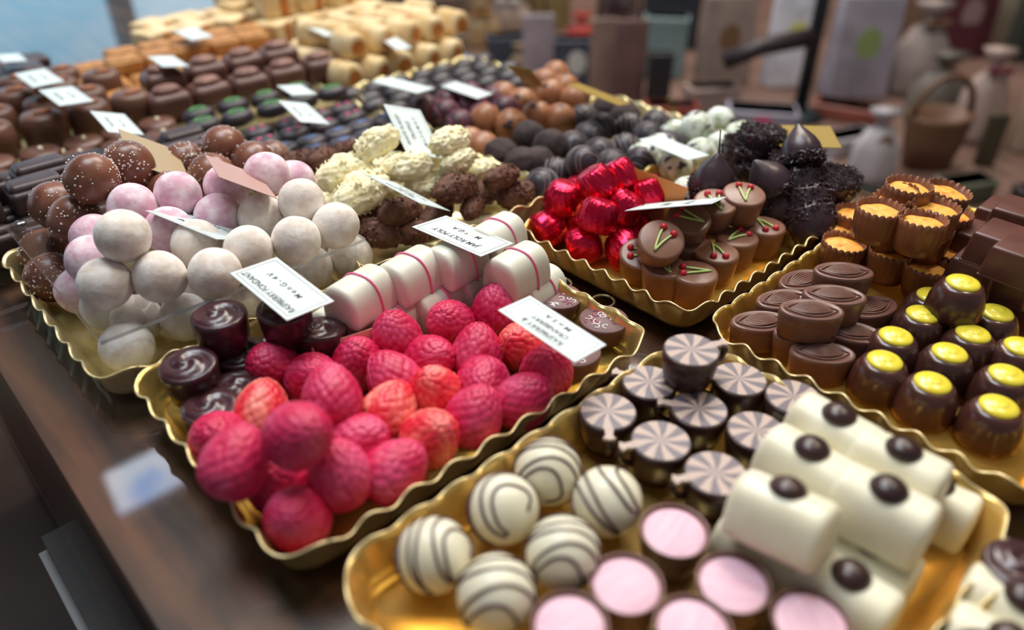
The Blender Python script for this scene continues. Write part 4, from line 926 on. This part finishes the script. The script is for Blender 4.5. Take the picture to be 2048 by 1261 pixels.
for k, lab in (('c9', 'small white card slanting over the cream-dotted discs'), ('c10', 'white card farther from us of the pair over almond chocolates'), ('c11', 'white card nearer to us of the pair over almond chocolates'),
               ('c12', 'pale card over the toasted biscuits beside the walnut logs'), ('c13', 'pale card between the toasted biscuits and the cream blocks'), ('c14', 'small white card over the green-ringed ovals'), ('c15', 'white card over the pink-dotted and blue-marked ovals'),
               ('c16', 'longer white card over the streaked dark ovals'), ('c17', 'white card next to the nut-brown truffle balls'), ('c18', 'white card beside the nougat blocks above the cream rolls'), ('c25', 'pale card above the dark cubes at the glass'), ('c27', 'small white card on top of the cream rolls')):
    card(k, lab, lines=[('TRUFFLE', .2, .15, .5), ('M n S A', -.15, .14, .35)] if k in ('c9', 'c10', 'c11', 'c15') else [])
card('c19', 'orange card back standing behind the red foil chocolates', card_o, border=False)
card('c20', 'thin white card lying between foil and cherry-iced chocolates', lines=[('CHERRY', .12, .14, .35), ('M n S A', -.15, .12, .4)])
card('c21', 'bright blank-looking white card on the marbled balls', border=False)
card('c22', 'olive gold card back over the dark drizzled balls', card_ol, border=False, lift=.03)
card('c23', 'olive gold card back among the nut-brown balls', card_ol, border=False, lift=.012)
card('c24', 'olive gold card behind the big dark vermicelli dome', card_ol, border=False)
card('c26', 'salmon card back leaning between raspberries and swirl chocolates', card_sal, border=False)

# ================================================================== SHOP BEHIND
tb = thing('display_table', 'low wooden table crowded with wrapped gifts behind the counter', 'table')
TZ = -.32
tm = mat('table_wood', (120, 92, 80), .5, (96, 72, 62), 6)
MB().add(*box(.65, 3.6, -.5, 1.9, TZ-.03, TZ)).build('table_top', tm, tb, False)
for (x, y) in ((.72, -.45), (3.5, -.45), (.72, 1.85), (3.5, 1.85)): MB().add(*box(x-.03, x+.03, y-.03, y+.03, -.95, TZ-.03)).build('leg', tm, tb, False)
def bag(px, py, wpx, h, col, lab, ribbon=None, patch=None, z=TZ, depth=.5, kind='bag', rz=None):
    """wrapped goods standing on the table, base centre seen at px,py"""
    p = G(px, py, z); d = (p-Vector((0, 0, CH))).dot(FWD); wd = wpx*d/FPX; dp = wd*depth
    nm = {'bag': 'gift_bag', 'box': 'gift_box', 'cello': 'cellophane_bag', 'basket': 'wicker_basket', 'book': 'wrapped_bar'}[kind]
    t = thing(nm, lab, {'bag': 'bag', 'box': 'box', 'cello': 'bag', 'basket': 'basket', 'book': 'packet'}[kind], 'wrapped goods on the shop table'); t.location = p; t.rotation_euler.z = AZ-PI/2+(rz if rz is not None else random.uniform(-.3, .3))
    m = mat('wrap_%d_%d_%d' % col, col, .5, tuple(max(0, int(c*.86)) for c in col), 14)
    if kind == 'bag':
        MB().add(*rbox(wd, dp, h, .006, 2, h/2, lambda q: Vector((q.x, q.y*(1-.55*q.z/h), q.z)))).build('bag_body', m, t)
        MB().add(*tube([(-wd*.22, 0, h), (-wd*.18, 0, h+.05), (0, 0, h+.07), (wd*.18, 0, h+.05), (wd*.22, 0, h)], .003, 6)).build('handle', mat('cord', (90, 70, 60), .6), t)
    elif kind == 'cello':
        MB().add(*lathe([(wd*.5, 0), (wd*.52, h*.1), (wd*.5, h*.5), (wd*.3, h*.72), (wd*.09, h*.8), (wd*.25, h*.92), (wd*.36, h)], 28, 1, .7, fn=lambda r, z_, a: r*(1+.06*math.sin(a*6)))).build('bag_body', m, t)
    elif kind == 'basket':
        MB().add(*lathe([(wd*.38, 0), (wd*.46, h*.5), (wd*.5, h*.9), (wd*.52, h), (wd*.46, h), (wd*.42, h*.5)], 36, 1, .75, fn=lambda r, z_, a: r*(1+.02*math.sin(a*18)))).build('woven_bowl', m, t)
        MB().add(*tube([(wd*.5*math.cos(a*PI/10), 0, h+.55*wd*math.sin(a*PI/10)) for a in range(11)], .006, 8)).build('handle', m, t)
    else:
        MB().add(*rbox(wd, dp, h, .004, 2, h/2)).build('box_body', m, t)
        if kind == 'box': MB().add(*rbox(wd*1.04, dp*1.04, h*.2, .004, 2, h*.9)).build('lid', m, t)
    if ribbon:
        rm = mat('ribbon_%d_%d_%d' % ribbon, ribbon, .4)
        zz = h*.8 if kind == 'cello' else h*.5
        if kind == 'cello': MB().add(*lathe([(wd*.11, zz-.006), (wd*.13, zz), (wd*.11, zz+.006)], 20, 1, .7)).build('ribbon', rm, t)
        else: MB().add(*box(-wd*.06, wd*.06, -dp*.53, dp*.53, 0.002, h*1.0)).build('ribbon', rm, t, False)
        for s in (-1, 1): MB().add(*sphere(1, 14, 10, lambda v, r: [Vector((q.x*wd*.14+s*wd*.14, q.y*wd*.05-dp*.5, q.z*wd*.08+zz)) for q in v])).build('bow_loop', rm, t)
    if patch:
        pm = mat('motif_%d_%d_%d' % patch, patch, .5); n = 20
        MB().add([(wd*.2*math.cos(2*PI*i/n), 0, wd*.26*math.sin(2*PI*i/n)) for i in range(n)]+[(wd*.2*math.cos(2*PI*i/n), .002, wd*.26*math.sin(2*PI*i/n)) for i in range(n)], [tuple(range(n)), tuple(reversed(range(n, 2*n)))]+[(i, i+n, (i+1) % n+n, (i+1) % n) for i in range(n)]).build('printed_motif', pm, t, False, loc=(0, -dp*(.5-.275*.55 if kind == 'bag' else .5)-.0025, h*.55))
    return t
B = bag
B(1568, 168, 92, .22, (232, 230, 238), 'white gift bag with a yellow motif beside the dark stand', patch=(214, 212, 130), rz=.05)
B(1700, 190, 120, .22, (176, 168, 182), 'lilac grey gift bag with a green motif behind the dark stand', patch=(150, 170, 110), rz=.1)
B(1510, 300, 130, .085, (158, 152, 168), 'flat lilac box with a pink motif below the white bag', kind='box', patch=(196, 90, 120), rz=-.2)
B(1440, 165, 100, .2, (156, 136, 126), 'large taupe gift bag beside the white bag', patch=(120, 88, 62), rz=.1)
B(1415, 245, 100, .08, (166, 144, 134), 'taupe box in front of the large taupe bag', kind='box')
B(1322, 150, 84, .14, (122, 142, 142), 'teal grey box behind the red one', kind='box', rz=-.2)
B(1335, 90, 110, .16, (44, 50, 60), 'dark blue box on the far side of the teal grey box', kind='box')
B(1312, 215, 46, .12, (44, 40, 46), 'small black box in front of the teal grey box', kind='box')
B(1335, 275, 100, .07, (150, 46, 40), 'red box with an olive ribbon near the marbled balls', kind='box', ribbon=(140, 124, 50))
B(1252, 205, 62, .18, (116, 86, 80), 'mauve brown gift bag with cream edges', rz=.1)
B(1200, 190, 50, .17, (150, 124, 112), 'pinkish beige slim bag next to the mauve brown bag')
B(1150, 170, 90, .11, (78, 86, 100), 'blue grey box under a red cellophane bag', kind='box', patch=(210, 206, 200))
B(1160, 105, 60, .1, (190, 60, 50), 'red cellophane bag behind the blue grey box', kind='cello')
B(1075, 180, 60, .17, (168, 152, 160), 'pale mauve gift bag behind the nut-brown balls')
B(1022, 125, 90, .07, (60, 68, 82), 'dark slate flat box behind the dark ovals', kind='box', rz=.3)
B(960, 90, 80, .11, (172, 140, 98), 'ochre cellophane bag behind the cream rolls', kind='cello', ribbon=(160, 110, 50))
B(1020, 70, 90, .12, (156, 132, 118), 'sandy cellophane bag on the shop table', kind='cello', ribbon=(190, 180, 170))
B(900, 60, 90, .10, (118, 98, 86), 'brown paper box beyond the cream rolls', kind='box')
B(1090, 50, 90, .13, (148, 126, 80), 'mustard box beyond the pale mauve bag', kind='box')
B(820, 40, 90, .10, (132, 112, 106), 'mauve grey box past the nougat blocks', kind='box')
B(1230, 80, 80, .2, (104, 84, 84), 'plum bag beyond the red cellophane bag', ribbon=(60, 44, 48))
B(1820, 185, 105, .2, (168, 152, 146), 'whitish cellophane bag beside the lilac grey bag', kind='cello', ribbon=(110, 78, 60))
B(1790, 110, 80, .16, (140, 108, 84), 'caramel brown bag beyond the whitish cellophane bag')
B(1905, 110, 110, .2, (96, 38, 48), 'maroon gift bag at the back of the table', patch=(160, 130, 130))
B(1985, 90, 90, .2, (168, 152, 132), 'beige gift bag beside the maroon bag')
B(2035, 120, 60, .24, (58, 64, 54), 'dark green tall packet at the table end', kind='book')
B(1940, 280, 90, .18, (172, 148, 138), 'beige cellophane bag with maroon bow', kind='cello', ribbon=(110, 30, 54), rz=0)
B(2062, 300, 90, .2, (184, 156, 134), 'sand coloured bag with dark ribbon at the table end', ribbon=(70, 30, 40))
B(1965, 330, 36, .1, (68, 60, 40), 'small dark green bottle-shaped packet with amber foot', kind='book')
B(1850, 330, 130, .10, (110, 76, 54), 'brown wicker basket behind the orange-filled cups', kind='basket')
B(1860, 240, 110, .14, (112, 104, 94), 'grey green cellophane bag above the wicker basket', kind='cello')
B(1735, 360, 90, .13, (186, 178, 182), 'whitish cellophane bag of brown sweets beside the olive card', kind='cello', patch=(140, 112, 92))
B(1690, 300, 110, .035, (190, 186, 190), 'white paper wrapped slab near the dark stand', kind='box', rz=.4)
B(1690, 235, 120, .03, (150, 82, 66), 'terracotta tray-shaped box on the white slab side', kind='box', rz=-.5)
B(1600, 380, 90, .06, (160, 152, 158), 'grey lilac low box behind the vermicelli chocolates', kind='box')
B(1920, 400, 110, .04, (98, 100, 82), 'moss green low box past the orange-filled cups', kind='box')
B(2062, 430, 90, .05, (60, 50, 46), 'dark brown low box behind the square chocolates', kind='box')
B(1405, 335, 60, .05, (176, 150, 128), 'peach coloured low box behind the marbled balls', kind='box')
B(1230, 260, 70, .06, (96, 78, 76), 'dull brown low box behind the dark balls', kind='box')
B(872, 95, 56, .09, (150, 122, 98), 'tan packet by the cream rolls', kind='book')
B(1040, 165, 44, .09, (172, 140, 104), 'small honey coloured cellophane bag near the nut-brown balls', kind='cello')
B(915, 125, 40, .07, (134, 112, 104), 'small taupe box behind the streaked ovals', kind='box')
B(1120, 235, 56, .07, (160, 146, 150), 'small pale grey box behind the nut-brown balls', kind='box')
B(1185, 262, 48, .06, (128, 96, 86), 'small rosy brown box behind the dark balls', kind='box')
st = thing('metal_stand', 'dark metal pole stand with a bracket on the shop table', 'stand'); p = G(1596, 235, TZ); st.location = p
sm_ = mat('dark_metal', (52, 62, 68), .4, metal=.6)
MB().add(*tube([(0, 0, 0), (0, 0, .62)], .014, 16)).build('pole', sm_, st)
MB().add(*lathe([(.05, 0), (.05, .01), (.02, .02)], 28)).build('base_plate', sm_, st)
MB().add(*tube([(0, 0, .17), (-.10, .06, .155), (-.16, .1, .13)], .018, 10)).build('bracket', mat('dark_bracket', (44, 32, 36), .5), st)
